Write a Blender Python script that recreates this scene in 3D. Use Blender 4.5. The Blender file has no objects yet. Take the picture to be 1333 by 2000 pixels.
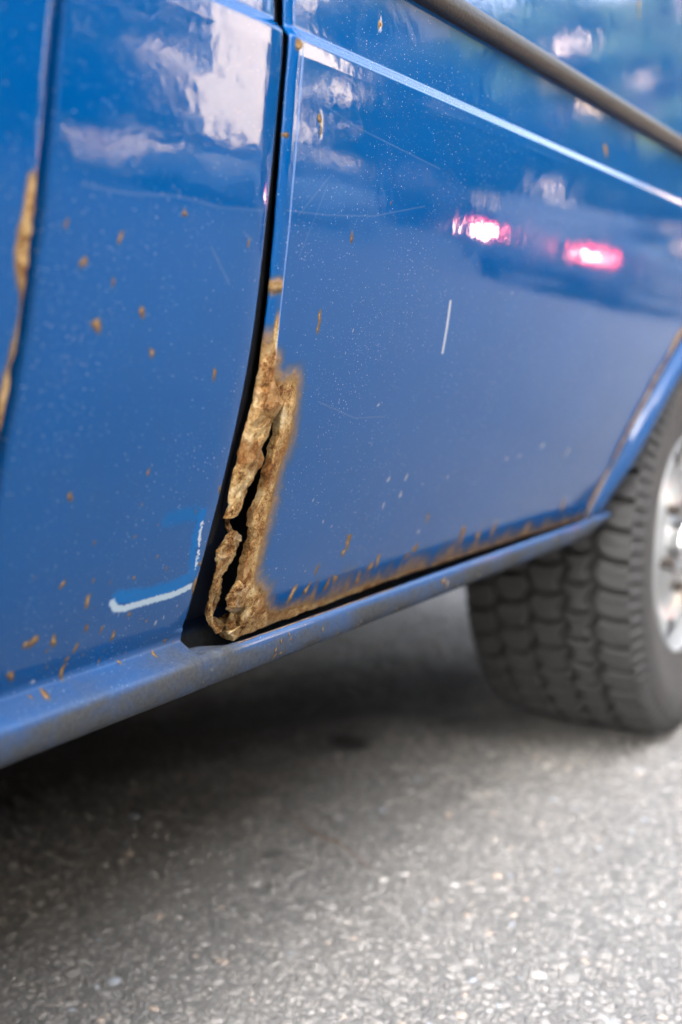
import bpy, math, random
import numpy as np
from mathutils import Vector, Matrix

rng = np.random.default_rng(7)
random.seed(7)
scene = bpy.context.scene
C = scene.collection
R = math.radians

# ------------------------------------------------------------------ camera
cam_d = bpy.data.cameras.new('camera')
cam = bpy.data.objects.new('camera', cam_d)
C.objects.link(cam)
YAW, PITCH = R(31.312), R(7.5625)
fwd = Vector((math.cos(YAW) * math.cos(PITCH), math.sin(YAW) * math.cos(PITCH), -math.sin(PITCH)))
cam.location = (0, 0, .63)
cam.rotation_euler = fwd.to_track_quat('-Z', 'Y').to_euler()
cam_d.sensor_fit = 'VERTICAL'
cam_d.sensor_height = 36
cam_d.sensor_width = 24
cam_d.lens = 40
cam_d.clip_start = .02
cam_d.clip_end = 900
cam_d.dof.use_dof = True
cam_d.dof.focus_distance = .85
cam_d.dof.aperture_fstop = 3.2
cam_d.dof.aperture_blades = 0
scene.camera = cam

# ------------------------------------------------------------------ sky, sun, exposure
SUN_AZ = (-.756, -.655)          # where the light comes from (x, y)
SUN_EL = 39
world = bpy.data.worlds.new('World')
scene.world = world
world.use_nodes = True
wn = world.node_tree
wn.nodes.clear()
sky = wn.nodes.new('ShaderNodeTexSky')
sky.sky_type = 'NISHITA'
sky.sun_disc = False
sky.sun_elevation = R(SUN_EL)
sky.sun_rotation = math.atan2(SUN_AZ[0], SUN_AZ[1])
sky.air_density = 1.0
sky.dust_density = 4.0
sky.ozone_density = 1.0
bg = wn.nodes.new('ShaderNodeBackground')
bg.inputs['Strength'].default_value = .13
wo = wn.nodes.new('ShaderNodeOutputWorld')
hsv = wn.nodes.new('ShaderNodeHueSaturation')      # white balance for the shade
hsv.inputs['Saturation'].default_value = .45
wn.links.new(sky.outputs[0], hsv.inputs['Color'])
wn.links.new(hsv.outputs[0], bg.inputs[0])
wn.links.new(bg.outputs[0], wo.inputs[0])

sun_d = bpy.data.lights.new('sun', 'SUN')
sun_d.energy = 5.0
sun_d.angle = R(.53)
sun_d.color = (1, .90, .77)
sun = bpy.data.objects.new('sun', sun_d)
C.objects.link(sun)
a = math.hypot(*SUN_AZ)
sd = Vector((SUN_AZ[0] / a * math.cos(R(SUN_EL)), SUN_AZ[1] / a * math.cos(R(SUN_EL)), math.sin(R(SUN_EL))))
sun.rotation_euler = sd.to_track_quat('Z', 'Y').to_euler()
sun.location = sd * 20

scene.cycles.max_bounces = 6
scene.cycles.diffuse_bounces = 3
scene.cycles.glossy_bounces = 3
scene.cycles.transmission_bounces = 2
scene.cycles.caustics_reflective = False
scene.cycles.caustics_refractive = False
scene.view_settings.view_transform = 'Standard'
scene.view_settings.look = 'None'
scene.view_settings.exposure = 3.88
scene.view_settings.gamma = 1
scene.view_settings.use_curve_mapping = False

# ------------------------------------------------------------------ small maths
def sm(a, b, x):
    t = np.clip((np.asarray(x, float) - a) / (b - a), 0, 1)
    return t * t * (3 - 2 * t)

def _hash(ix, iy, iz):
    n = (ix * 374761393 + iy * 668265263 + iz * 2147483647 + 1013904223) & 0xffffffff
    n = ((n ^ (n >> 13)) * 1274126177) & 0xffffffff
    n = ((n ^ (n >> 16)) * 2246822519) & 0xffffffff
    return ((n ^ (n >> 15)) & 0xffffff) / float(0xffffff)

def vnoise(p):
    p = np.asarray(p, float)
    i = np.floor(p).astype(np.int64)
    f = p - i
    f = f * f * (3 - 2 * f)
    r = 0
    for dx in (0, 1):
        for dy in (0, 1):
            for dz in (0, 1):
                w = (f[..., 0] if dx else 1 - f[..., 0]) * (f[..., 1] if dy else 1 - f[..., 1]) * (f[..., 2] if dz else 1 - f[..., 2])
                r = r + w * _hash(i[..., 0] + dx, i[..., 1] + dy, i[..., 2] + dz)
    return r

def fbm(p, scale, octs=4):
    p = np.asarray(p, float) * scale
    r, a, t = 0, 1., 0
    for k in range(octs):
        r = r + a * vnoise(p + 17.3 * k)
        t += a
        a *= .5
        p = p * 2.03
    return r / t - .5                     # about -.5 .. .5

def flakes(p, scale, steps=5.):
    """layered relief: noise cut into terraces with sharp risers, about -.5 .. .5"""
    t = (fbm(p, scale, 3) + .5) * steps
    f = np.floor(t)
    return (f + sm(.70, .92, t - f)) / steps - .5

def poly_dist(x, z, poly):
    """distance to an open polyline in the (x, z) plane"""
    d = np.full(np.shape(x), 1e9)
    for (ax, az), (bx, bz) in zip(poly[:-1], poly[1:]):
        ux, uz = bx - ax, bz - az
        t = np.clip(((x - ax) * ux + (z - az) * uz) / (ux * ux + uz * uz + 1e-12), 0, 1)
        d = np.minimum(d, np.hypot(x - ax - ux * t, z - az - uz * t))
    return d

def inside(x, z, poly):
    r = np.zeros(np.shape(x), bool)
    n = len(poly)
    for i in range(n):
        ax, az = poly[i]
        bx, bz = poly[(i + 1) % n]
        c = ((az > z) != (bz > z))
        xx = (bx - ax) * (z - az) / ((bz - az) if abs(bz - az) > 1e-9 else 1e-9) + ax
        r ^= c & (x < xx)
    return r

def sdist(x, z, poly):
    """positive inside a closed polygon"""
    d = poly_dist(x, z, list(poly) + [poly[0]])
    return np.where(inside(x, z, poly), d, -d)

def curve_x(pts):
    """x as a function of z from a polyline"""
    p = sorted([(b, a) for a, b in pts])
    zz = np.array([q[0] for q in p])
    xx = np.array([q[1] for q in p])
    return lambda z: np.interp(z, zz, xx)

# ------------------------------------------------------------------ node helpers
class NT:
    def __init__(s, name):
        s.m = bpy.data.materials.new(name)
        s.m.use_nodes = True
        s.t = s.m.node_tree
        s.b = s.t.nodes['Principled BSDF']
        s.out = s.t.nodes['Material Output']
        s._P = None
    def n(s, typ, **kw):
        nd = s.t.nodes.new(typ)
        for k, v in kw.items():
            setattr(nd, k, v)
        return nd
    def lk(s, a, b):
        s.t.links.new(a, b)
    def P(s):
        if s._P is None:
            s._P = s.n('ShaderNodeTexCoord').outputs['Object']
        return s._P
    def val(s, sock, v):
        if isinstance(v, (int, float)):
            sock.default_value = v
        elif isinstance(v, (tuple, list)):
            sock.default_value = tuple(v) + ((1,) if len(v) == 3 and sock.type == 'RGBA' else ())
        else:
            s.lk(v, sock)
    def math(s, op, a, b=0., c=0., clamp=False):
        nd = s.n('ShaderNodeMath', operation=op, use_clamp=clamp)
        for i, v in enumerate((a, b, c)):
            s.val(nd.inputs[i], v)
        return nd.outputs[0]
    def vmath(s, op, a, b=(0, 0, 0), scale=1.):
        nd = s.n('ShaderNodeVectorMath', operation=op)
        s.val(nd.inputs[0], a)
        s.val(nd.inputs[1], b)
        if op == 'SCALE':
            s.val(nd.inputs['Scale'], scale)
        return nd.outputs['Value'] if op in ('DOT_PRODUCT', 'LENGTH', 'DISTANCE') else nd.outputs[0]
    def noise(s, scale, detail=3., rough=.55, vec=None, dist=0.):
        nd = s.n('ShaderNodeTexNoise')
        s.lk(vec or s.P(), nd.inputs['Vector'])
        nd.inputs['Scale'].default_value = scale
        nd.inputs['Detail'].default_value = detail
        nd.inputs['Roughness'].default_value = rough
        nd.inputs['Distortion'].default_value = dist
        return nd.outputs['Fac']
    def voro(s, scale, feature='F1', vec=None, rnd=1., out='Distance'):
        nd = s.n('ShaderNodeTexVoronoi', feature=feature)
        s.lk(vec or s.P(), nd.inputs['Vector'])
        nd.inputs['Scale'].default_value = scale
        nd.inputs['Randomness'].default_value = rnd
        return nd.outputs[out]
    def ramp(s, v, a, b, lo=0., hi=1., smooth=True):
        nd = s.n('ShaderNodeMapRange', interpolation_type='SMOOTHSTEP' if smooth else 'LINEAR')
        s.val(nd.inputs['Value'], v)
        nd.inputs['From Min'].default_value = a
        nd.inputs['From Max'].default_value = b
        nd.inputs['To Min'].default_value = lo
        nd.inputs['To Max'].default_value = hi
        return nd.outputs['Result']
    def mix(s, f, a, b):
        nd = s.n('ShaderNodeMix', data_type='RGBA')
        s.val(nd.inputs[0], f)
        s.val(nd.inputs[6], a)
        s.val(nd.inputs[7], b)
        return nd.outputs[2]
    def mixf(s, f, a, b):
        nd = s.n('ShaderNodeMix', data_type='FLOAT')
        s.val(nd.inputs[0], f)
        s.val(nd.inputs[2], a)
        s.val(nd.inputs[3], b)
        return nd.outputs[0]
    def crgb(s, v, stops):
        nd = s.n('ShaderNodeValToRGB')
        s.lk(v, nd.inputs[0])
        el = nd.color_ramp.elements
        while len(el) < len(stops):
            el.new(.5)
        for e, (p, c) in zip(el, stops):
            e.position = p
            e.color = tuple(c) + (1,)
        return nd.outputs[0]
    def attr(s, name):
        return s.n('ShaderNodeAttribute', attribute_name=name).outputs['Fac']
    def bump(s, h, strength, dist, prev=None):
        nd = s.n('ShaderNodeBump')
        nd.inputs['Strength'].default_value = strength
        nd.inputs['Distance'].default_value = dist
        s.val(nd.inputs['Height'], h)
        if prev is not None:
            s.lk(prev, nd.inputs['Normal'])
        return nd.outputs[0]
    def segs(s, pts):
        """distance from the shading point to a 3D polyline given in object space"""
        d = None
        for A, B in zip(pts[:-1], pts[1:]):
            A, B = Vector(A), Vector(B)
            ba = B - A
            pa = s.vmath('SUBTRACT', s.P(), tuple(A))
            h = s.math('DIVIDE', s.vmath('DOT_PRODUCT', pa, tuple(ba)), max(ba.dot(ba), 1e-9), clamp=True)
            q = s.vmath('SUBTRACT', pa, s.vmath('SCALE', tuple(ba), scale=h))
            l = s.vmath('LENGTH', q)
            d = l if d is None else s.math('MINIMUM', d, l)
        return d
    def set(s, **kw):
        for k, v in kw.items():
            s.val(s.b.inputs[k.replace('_', ' ')], v)
        return s.m

def simple(name, col, rough=.5, var=.12, scale=8., metal=0., coat=0., bump=0., bscale=60., spec=.5):
    t = NT(name)
    nz = t.noise(scale, 4)
    lo = tuple(c * (1 - var) for c in col)
    hi = tuple(min(1, c * (1 + var)) for c in col)
    t.set(Base_Color=t.mix(nz, lo, hi), Roughness=rough, Metallic=metal, Coat_Weight=coat)
    t.b.inputs['Specular IOR Level'].default_value = spec
    if bump:
        t.lk(t.bump(t.noise(bscale, 4), 1., bump), t.b.inputs['Normal'])
    return t.m

# ------------------------------------------------------------------ mesh helpers
def link(o, parent=None):
    C.objects.link(o)
    if parent is not None:
        o.parent = parent
    return o

def mesh(name, verts, faces, mat, parent=None, smooth=True, attrs=None, off=(0, 0, 0)):
    v = np.asarray(verts, float).reshape(-1, 3) - np.asarray(off)
    me = bpy.data.meshes.new(name)
    if isinstance(faces, np.ndarray):
        me.vertices.add(len(v))
        me.vertices.foreach_set('co', v.ravel())
        k = faces.shape[1]
        me.loops.add(faces.size)
        me.loops.foreach_set('vertex_index', faces.ravel().astype(np.int32))
        me.polygons.add(len(faces))
        me.polygons.foreach_set('loop_start', np.arange(0, faces.size, k, dtype=np.int32))
        me.polygons.foreach_set('loop_total', np.full(len(faces), k, np.int32))
        me.update(calc_edges=True)
        me.validate()
    else:
        me.from_pydata([tuple(q) for q in v], [], [tuple(f) for f in faces])
    if smooth:
        me.polygons.foreach_set('use_smooth', np.ones(len(me.polygons), bool))
    for k, arr in (attrs or {}).items():
        at = me.attributes.new(k, 'FLOAT', 'POINT')
        at.data.foreach_set('value', np.asarray(arr, np.float32).ravel())
    if mat:
        me.materials.append(mat)
    return link(bpy.data.objects.new(name, me), parent)

def gfaces(nv, nu, flip=False, wrap_u=False, wrap_v=False):
    iv = np.arange(nv if wrap_v else nv - 1)
    iu = np.arange(nu if wrap_u else nu - 1)
    I, J = np.meshgrid(iv, iu, indexing='ij')
    I2, J2 = (I + 1) % nv, (J + 1) % nu
    f = np.stack([I * nu + J, I * nu + J2, I2 * nu + J2, I2 * nu + J], -1).reshape(-1, 4)
    return f[:, ::-1].copy() if flip else f

def grid(name, P, mat, parent=None, flip=False, wrap_u=False, wrap_v=False, attrs=None, off=(0, 0, 0), smooth=True):
    nv, nu = P.shape[:2]
    return mesh(name, P, gfaces(nv, nu, flip, wrap_u, wrap_v), mat, parent, smooth, attrs, off)

def box_vf(x0, x1, y0, y1, z0, z1, b=0.):
    """box with bevelled edges; returns verts, faces"""
    import bmesh
    bm = bmesh.new()
    bmesh.ops.create_cube(bm, size=1)
    for v in bm.verts:
        v.co = Vector(((x0 + x1) / 2 + v.co.x * (x1 - x0), (y0 + y1) / 2 + v.co.y * (y1 - y0), (z0 + z1) / 2 + v.co.z * (z1 - z0)))
    if b:
        bmesh.ops.bevel(bm, geom=bm.edges[:], offset=b, segments=2, affect='EDGES', profile=.6)
    bm.verts.index_update()
    V = [tuple(v.co) for v in bm.verts]
    F = [[v.index for v in f.verts] for f in bm.faces]
    bm.free()
    return V, F

def box(name, x0, x1, y0, y1, z0, z1, mat, parent=None, b=0., off=(0, 0, 0)):
    V, F = box_vf(x0, x1, y0, y1, z0, z1, b)
    return mesh(name, V, F, mat, parent, False, None, off)

def merge(parts):
    V, F = [], []
    for v, f in parts:
        o = len(V)
        V += [tuple(q) for q in v]
        F += [[i + o for i in g] for g in f]
    return V, F

def empty(name, loc, rz=0., label=None, cat=None, group=None):
    o = bpy.data.objects.new(name, None)
    C.objects.link(o)
    o.location = loc
    o.rotation_euler = (0, 0, rz)
    o.empty_display_size = .2
    tag(o, label, cat, group)
    return o

def tag(o, label=None, cat=None, group=None, kind=None):
    if label:
        o['label'] = label
    if cat:
        o['category'] = cat
    if group:
        o['group'] = group
    if kind:
        o['kind'] = kind
    return o

def tube(pts, rad, seg=8):
    pts = [Vector(p) for p in pts]
    n = len(pts)
    rad = [rad] * n if isinstance(rad, (int, float)) else rad
    V = []
    for i, p in enumerate(pts):
        d = (pts[min(i + 1, n - 1)] - pts[max(i - 1, 0)]).normalized()
        u = d.cross(Vector((.13, .21, 1) if abs(d.z) < .9 else (1, .2, .1))).normalized()
        w = d.cross(u)
        for k in range(seg):
            t = 2 * math.pi * k / seg
            V.append(tuple(p + (u * math.cos(t) + w * math.sin(t)) * rad[i]))
    F = [[i * seg + k, i * seg + (k + 1) % seg, (i + 1) * seg + (k + 1) % seg, (i + 1) * seg + k] for i in range(n - 1) for k in range(seg)]
    F += [list(range(seg))[::-1], [(n - 1) * seg + k for k in range(seg)]]
    return V, F

# ------------------------------------------------------------------ the van's side, measured curves in (x, z) metres
ORG = np.array((.1, 1.34, 0.))                      # van base centre
CO = [-0.5887388, 0.0099019, 0.4713585, -0.2370292, 0.4503712]
ZC = .8409
def prof(z):
    z = np.asarray(z, float)
    y = np.polyval(CO, np.minimum(z, .826) - .63)
    d = np.polyval(np.polyder(CO), .826 - .63)
    y = np.where(z > .826, y + d * np.clip(z - .826, 0, .012) * .5, y)
    t = np.clip((z - ZC + .0055) / .0100, 0, 1)
    led = np.where(t < .2, t * t * 2.5, np.where(t > .8, 1 - (1 - t) ** 2 * 2.5, t - .1 + t * 0)) 
    led = np.where((t >= .2) & (t <= .8), .1 + (t - .2) * (.8 / .6), led)
    return y + .0072 * led + .04 * np.clip(z - .9, 0, 9) ** 2

PILLAR_EDGE = [(.626, 1.3), (0.626, 0.8566), (0.6262, 0.8465), (0.6248, 0.8321), (0.6244, 0.8121), (0.6229, 0.787), (0.6221, 0.7492), (0.6220, 0.7153), (0.6231, 0.6862), (0.6248, 0.6505), (0.6254, 0.6261), (0.6254, 0.5872), (0.6252, 0.5478), (0.6252, 0.5183), (0.6258, 0.4832), (0.6262, 0.448), (0.6245, 0.4288), (0.6246, 0.39)]
GAP_RIGHT = [(.6377, 1.3), (0.6377, 0.8596), (0.6374, 0.8455), (0.6342, 0.8371), (0.6333, 0.8271), (0.6318, 0.8068), (0.6314, 0.7778), (0.6325, 0.7345), (0.6335, 0.7237), (0.6348, 0.6995), (0.6370, 0.6758), (0.6388, 0.6492), (0.6400, 0.6261), (0.6402, 0.6049), (0.6395, 0.5946), (0.6388, 0.5866), (0.6368, 0.5728), (0.6364, 0.5599), (0.6371, 0.5445), (0.6371, 0.5357), (0.6377, 0.5279), (0.6387, 0.5199)]
ROUND_LINE = [(.6455, 1.3), (0.6455, 0.861), (0.6455, 0.8469), (0.6445, 0.838), (0.6440, 0.8089), (0.6436, 0.786), (0.6438, 0.761), (0.6442, 0.7357), (0.6450, 0.7246), (0.6462, 0.6942), (0.6480, 0.6687), (0.6507, 0.6472), (0.6554, 0.6181)]
STRIP_LOW_L = [(0.6387, 0.5225), (0.6387, 0.5199), (0.6428, 0.5138), (0.6499, 0.506), (0.6418, 0.4997), (0.6426, 0.4898), (0.6437, 0.4756), (0.6447, 0.4637), (0.6461, 0.4503), (0.6535, 0.4403), (0.6613, 0.4313), (0.6748, 0.4234), (0.6835, 0.4253), (0.6886, 0.4286)]
STRIP_LOW_R = [(0.6571, 0.5235), (0.6560, 0.5211), (0.6500, 0.5166), (0.6546, 0.5101), (0.6629, 0.5019), (0.6669, 0.4955), (0.6666, 0.4861), (0.6641, 0.4793), (0.6609, 0.4703), (0.6632, 0.4579), (0.6609, 0.451), (0.6614, 0.4426), (0.6749, 0.4344), (0.6819, 0.4357)]
CRACK_L = [(0.6744, 0.5992), (0.671, 0.5955), (0.6714, 0.5895), (0.6695, 0.5796), (0.6703, 0.5751), (0.668, 0.5641), (0.6694, 0.5584), (0.6649, 0.5487), (0.6606, 0.5412), (0.6582, 0.5335), (0.6604, 0.5242), (0.6571, 0.5195)]
CRACK_R = [(0.6748, 0.5992), (0.6732, 0.5944), (0.6737, 0.5894), (0.6751, 0.5849), (0.6769, 0.577), (0.6748, 0.5721), (0.6759, 0.5591), (0.6744, 0.549), (0.6745, 0.5399), (0.6753, 0.5294), (0.673, 0.5216), (0.674, 0.511), (0.6787, 0.5009), (0.6792, 0.4877), (0.6799, 0.4743), (0.681, 0.4644), (0.6945, 0.4496), (0.6978, 0.4414), (0.6974, 0.4325), (0.7028, 0.4263), (0.6879, 0.4224), (0.6963, 0.4141)]
RUST_R = [(0.6534, 0.6318), (0.6563, 0.6201), (0.6635, 0.6158), (0.6843, 0.6176), (0.69, 0.6076), (0.6903, 0.5965), (0.6922, 0.5818), (0.6924, 0.5693), (0.6902, 0.5534), (0.69, 0.536), (0.6912, 0.5183), (0.6918, 0.5003), (0.6928, 0.4881), (0.6964, 0.4692), (0.7054, 0.4576), (0.7226, 0.4507), (0.7274, 0.4382), (0.7404, 0.4290), (0.7837, 0.4275), (0.8261, 0.4262), (0.8741, 0.4262), (0.9274, 0.4245), (1.0025, 0.4240), (1.0708, 0.4220), (1.1443, 0.4222), (1.2241, 0.4210), (1.3215, 0.4195), (1.4781, 0.4205)]
BOT = [(.66, .414), (0.696, 0.414), (0.7123, 0.4151), (0.8165, 0.4171), (0.9358, 0.4204), (1.0696, 0.4193), (1.2344, 0.4188), (1.4938, 0.4155), (1.9, .4155)]
SEAM1 = [(.4265, 1.3), (0.4255, 0.8046), (0.4224, 0.7732), (0.4201, 0.7271), (0.4185, 0.69), (0.4165, 0.6468), (0.4145, 0.6156), (0.4130, 0.5916), (.4115, .42)]
RUST1 = [(.43, .726), (0.4107, 0.7218), (0.4093, 0.7014), (0.4044, 0.6864), (0.4085, 0.6719), (0.4133, 0.657), (0.4105, 0.6313), (0.4065, 0.6131), (.409, .58), (.43, .57)]
TAB = [(0.6788, 0.4668), (0.673, 0.4609), (0.6701, 0.4541), (0.673, 0.4456), (0.6867, 0.4379), (0.6959, 0.4411), (0.6982, 0.4482), (0.6938, 0.4600)]
FLAP = [(0.6892, 0.4387), (0.6974, 0.4345), (0.7008, 0.4243), (0.6939, 0.4185), (0.6886, 0.4273)]
SPOT_P = [(0.4425,0.7011,0.0023,0.0016),(0.4845,0.6984,0.0034,0.0023),(0.4582,0.6828,0.004,0.0027),(0.4824,0.6736,0.0025,0.0017),(0.5091,0.6587,0.004,0.0027),(0.4736,0.6502,0.0054,0.0037),(0.5229,0.6351,0.0037,0.0024),(0.5872,0.6225,0.0038,0.0023),(0.5363,0.7162,0.0033,0.0021),(0.6022,0.7053,0.0028,0.0016),(0.4746,0.5532,0.0033,0.0024),(0.5398,0.5618,0.0024,0.0016),(0.5109,0.4833,0.0041,0.0029),(0.4721,0.4646,0.005,0.0037),(0.4892,0.4608,0.0044,0.0031),(0.4656,0.4635,0.0033,0.0024),(0.5122,0.4515,0.0032,0.0023),(0.5048,0.4371,0.0045,0.0032),(0.4601,0.445,0.0045,0.0033),(0.517,0.4633,0.0028,0.0019),(0.5324,0.4593,0.0024,0.0016),(0.5459,0.4517,0.0035,0.0024),(0.5067,0.4444,0.0027,0.0019),(0.5563,0.4644,0.0025,0.0017),(0.5507,0.4907,0.002,0.0013),(0.4852,0.4982,0.003,0.0021),(0.5575,0.4299,0.002,0.0014),(0.6053,0.434,0.0028,0.0018),(0.621,0.4893,0.0029,0.0018),(0.6237,0.47,0.0041,0.0026),(0.4856,0.4274,0.0035,0.0025),(0.5384,0.435,0.0019,0.0013),(0.5903,0.4285,0.0027,0.0018),(0.6214,0.5428,0.0029,0.0018)]
SPOT_D = [(0.6695,0.7919,0.0046,0.0031),(0.672,0.7841,0.0032,0.0017),(0.6991,0.6628,0.0045,0.0029),(0.7,0.6537,0.0041,0.0022),(0.727,0.7196,0.0034,0.0032),(0.7584,0.8744,0.0051,0.003),(0.777,0.7486,0.002,0.001),(1.2698,0.8641,0.0101,0.0061),(1.3761,1.044,0.01,0.0068),(0.6404,0.8326,0.006,0.0033),(0.8304,0.4747,0.0057,0.004),(0.8301,0.4794,0.0049,0.0045),(0.9752,0.449,0.0077,0.0045),(0.8286,0.4667,0.005,0.0041),(0.7638,0.4424,0.0071,0.006),(0.7857,0.4407,0.0071,0.0039),(0.8297,0.4422,0.0067,0.004),(0.8911,0.4441,0.0065,0.0052),(0.9013,0.4499,0.0057,0.0053),(0.7911,0.4579,0.0048,0.0026),(1.0825,0.4504,0.0107,0.0074),(1.1675,0.445,0.0095,0.0066),(1.1297,0.4412,0.0095,0.0049),(1.3827,0.448,0.0122,0.0062),(0.8738,0.4356,0.0082,0.0042),(1.2806,0.4304,0.0149,0.0056),(0.8189,0.4394,0.0067,0.0045),(0.9615,0.4432,0.0063,0.003),(0.9778,0.4798,0.0055,0.0025)]
CHIP = [(0.5882,0.4519,0.0032,0.0021),(0.4807,0.4356,0.003,0.0022),(0.5954,0.4542,0.0022,0.0014),(0.5285,0.5097,0.0014,0.001),(0.5631,0.5083,0.0015,0.001),(0.5343,0.4607,0.0019,0.0013),(0.8689,0.5278,0.0045,0.0031),(0.9026,0.5271,0.0049,0.0037),(0.9016,0.5106,0.0048,0.0037),(0.8744,0.5041,0.0036,0.0027),(0.9784,0.5104,0.0045,0.0025),(0.9921,0.5193,0.0035,0.002),(0.941,0.5164,0.0027,0.0017),(0.7498,0.5219,0.0022,0.0016),(0.7757,0.5007,0.0022,0.0017),(0.7921,0.4943,0.0022,0.0017),(0.9682,0.4666,0.0045,0.003),(0.8144,0.5947,0.0031,0.0025),(0.7493,0.653,0.0022,0.0015),(0.7726,0.4587,0.0018,0.0013),(0.7249,0.4687,0.0018,0.0012),(1.2266,0.5345,0.0079,0.0047),(1.322,0.5221,0.0085,0.005),(1.165,0.5271,0.0054,0.0028),(1.1298,0.5268,0.005,0.0027),(1.0333,0.6957,0.0043,0.0025)]
def on_side(pts, o=0.):
    return [tuple(np.array((x, float(prof(z)) - o, z)) - ORG) for x, z in pts]

# ------------------------------------------------------------------ materials
RUST_STOPS = [(.36, (.030, .012, .006)), (.425, (.20, .085, .029)), (.48, (.48, .275, .102)), (.55, (.68, .475, .22)), (.66, (.76, .64, .44))]
def rust_color(t, scale=70., orange=True):
    w = t.noise(scale, 5, .7)
    w2 = t.noise(scale * 7, 4, .75)
    return t.crgb(t.math('ADD', t.math('MULTIPLY', w, .6), t.math('MULTIPLY', w2, .4)), RUST_STOPS) if not orange else t.mix(t.math('MULTIPLY', t.ramp(t.noise(scale * .45, 3, .65), .46, .63), .70), t.crgb(t.math('ADD', t.math('MULTIPLY', w, .6), t.math('MULTIPLY', w2, .4)), RUST_STOPS), t.mix(w2, (.07, .024, .008), (.42, .17, .045))), w, w2

def paint(name, base=(.0001, .067, .232), marks=(), wave=.00012):
    """old blue car paint: clear coat over pigment, attributes 'rust' 0..1, 'chip' 0..1 and 'dirt' 0..1"""
    t = NT(name)
    rust, chip, dirt = t.attr('rust'), t.attr('chip'), t.attr('dirt')
    n1, n2 = t.noise(170, 4, .65), t.noise(750, 3, .65)
    m = t.math('ADD', rust, t.math('ADD', t.math('MULTIPLY', t.math('SUBTRACT', n1, .5), .45), t.math('MULTIPLY', t.math('SUBTRACT', n2, .5), .32)))
    has = t.ramp(rust, .02, .12)
    rm = t.math('MULTIPLY', t.ramp(m, .42, .62), has)
    ms = t.math('ADD', rust, t.math('MULTIPLY', t.math('SUBTRACT', n1, .5), .14))
    stain = t.math('MULTIPLY', t.ramp(ms, .04, .50), has)
    rc, rw, rw2 = rust_color(t)
    rc = t.mix(t.ramp(rust, .50, .92), t.mix(n2, (.13, .068, .028), (.34, .205, .085)), rc)
    # pigment, slightly faded in clouds
    cloud = t.noise(5, 3)
    col = t.mix(cloud, tuple(c * .92 for c in base), tuple(c * 1.1 for c in base))
    # settled dust: two sizes of bright specks gathered in clouds
    dens = t.ramp(t.noise(14, 3, .6), .36, .66)
    sp = None
    for sc, thr, amt in ((330, .16, 1.), (150, .085, .9), (620, .20, .55)):
        rnd = t.n('ShaderNodeTexVoronoi')
        t.lk(t.P(), rnd.inputs['Vector'])
        rnd.inputs['Scale'].default_value = sc
        d = rnd.outputs['Distance']
        sc_node = t.n('ShaderNodeSeparateColor')
        t.lk(rnd.outputs['Color'], sc_node.inputs[0])
        keep = t.ramp(t.math('ADD', sc_node.outputs[0], t.math('MULTIPLY', dens, .40)), .80, .95)
        s1 = t.math('MULTIPLY', t.math('MULTIPLY', t.ramp(d, thr, thr * .45), keep), amt)
        sp = s1 if sp is None else t.math('MAXIMUM', sp, s1)
    film = t.math('MULTIPLY', t.ramp(t.noise(60, 4, .7), .52, .80), t.math('MULTIPLY', dens, .05))
    col = t.mix(film, col, (.12, .15, .20))
    col = t.mix(t.math('MULTIPLY', sp, .75), col, (.50, .54, .58))
    # fine wash swirls and scratches
    mp = t.n('ShaderNodeMapping')
    t.lk(t.P(), mp.inputs[0])
    mp.inputs['Rotation'].default_value = (0, .7, 0)
    mp.inputs['Scale'].default_value = (1, 1, 22)
    sw = t.math('MULTIPLY', t.ramp(t.noise(38, 2, .5, vec=mp.outputs[0], dist=1.5), .70, .76), .05)
    col = t.mix(sw, col, (.14, .18, .25))
    extra_rough = sp
    wn_ = t.math('SUBTRACT', t.noise(420, 3, .7), .5) if marks else None
    for pts, rad, soft, colr, amt, wob in marks:
        d = t.segs(pts)
        d = t.math('ADD', d, t.math('MULTIPLY', wn_, wob))
        k = t.math('MULTIPLY', t.ramp(d, rad + soft, rad), amt)
        col = t.mix(k, col, colr)
        if amt > .5:
            extra_rough = t.math('MAXIMUM', extra_rough, k)
    ck = t.ramp(t.math('ADD', chip, t.math('MULTIPLY', t.math('SUBTRACT', n2, .5), .5)), .40, .60)
    col = t.mix(t.math('MULTIPLY', ck, .8), col, (.30, .32, .34))
    col = t.mix(t.math('MULTIPLY', stain, .80), col, t.mix(t.ramp(ms, .15, .50), (.040, .062, .058), (.185, .115, .048)))
    col = t.mix(rm, col, rc)
    dm = t.math('MULTIPLY', dirt, t.ramp(t.noise(24, 5, .7), .22, .62, .55, 1.))
    dm = t.math('MULTIPLY', dm, t.mixf(rm, 1., .25))
    dcol = t.mix(t.noise(300, 4, .7), (.026, .031, .037), (.090, .091, .090))
    col = t.mix(dm, col, dcol)
    mat = t.math('MAXIMUM', t.math('MAXIMUM', rm, dm), t.math('MULTIPLY', t.math('MAXIMUM', extra_rough, ck), .7))
    t.set(Base_Color=col, Roughness=t.mixf(mat, .42, .85))
    t.lk(t.mixf(mat, 1., .0), t.b.inputs['Coat Weight'])
    t.lk(t.mixf(t.math('MAXIMUM', dens, stain), .035, .085), t.b.inputs['Coat Roughness'])
    t.b.inputs['Coat IOR'].default_value = 1.37
    t.lk(t.mixf(rm, .0, .12), t.b.inputs['Specular IOR Level'])
    # orange peel in the coat, pitted relief in the rust
    bp = t.bump(t.math('ADD', t.noise(26, 2), t.math('MULTIPLY', t.noise(150, 2), .16)), 1., wave * 2)
    t.lk(bp, t.b.inputs['Coat Normal'])
    hgt = t.math('MULTIPLY', t.noise(300, 5, .72), t.ramp(rust, .35, .75))
    t.lk(t.bump(hgt, 1., .0042), t.b.inputs['Normal'])
    return t.m

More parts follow.
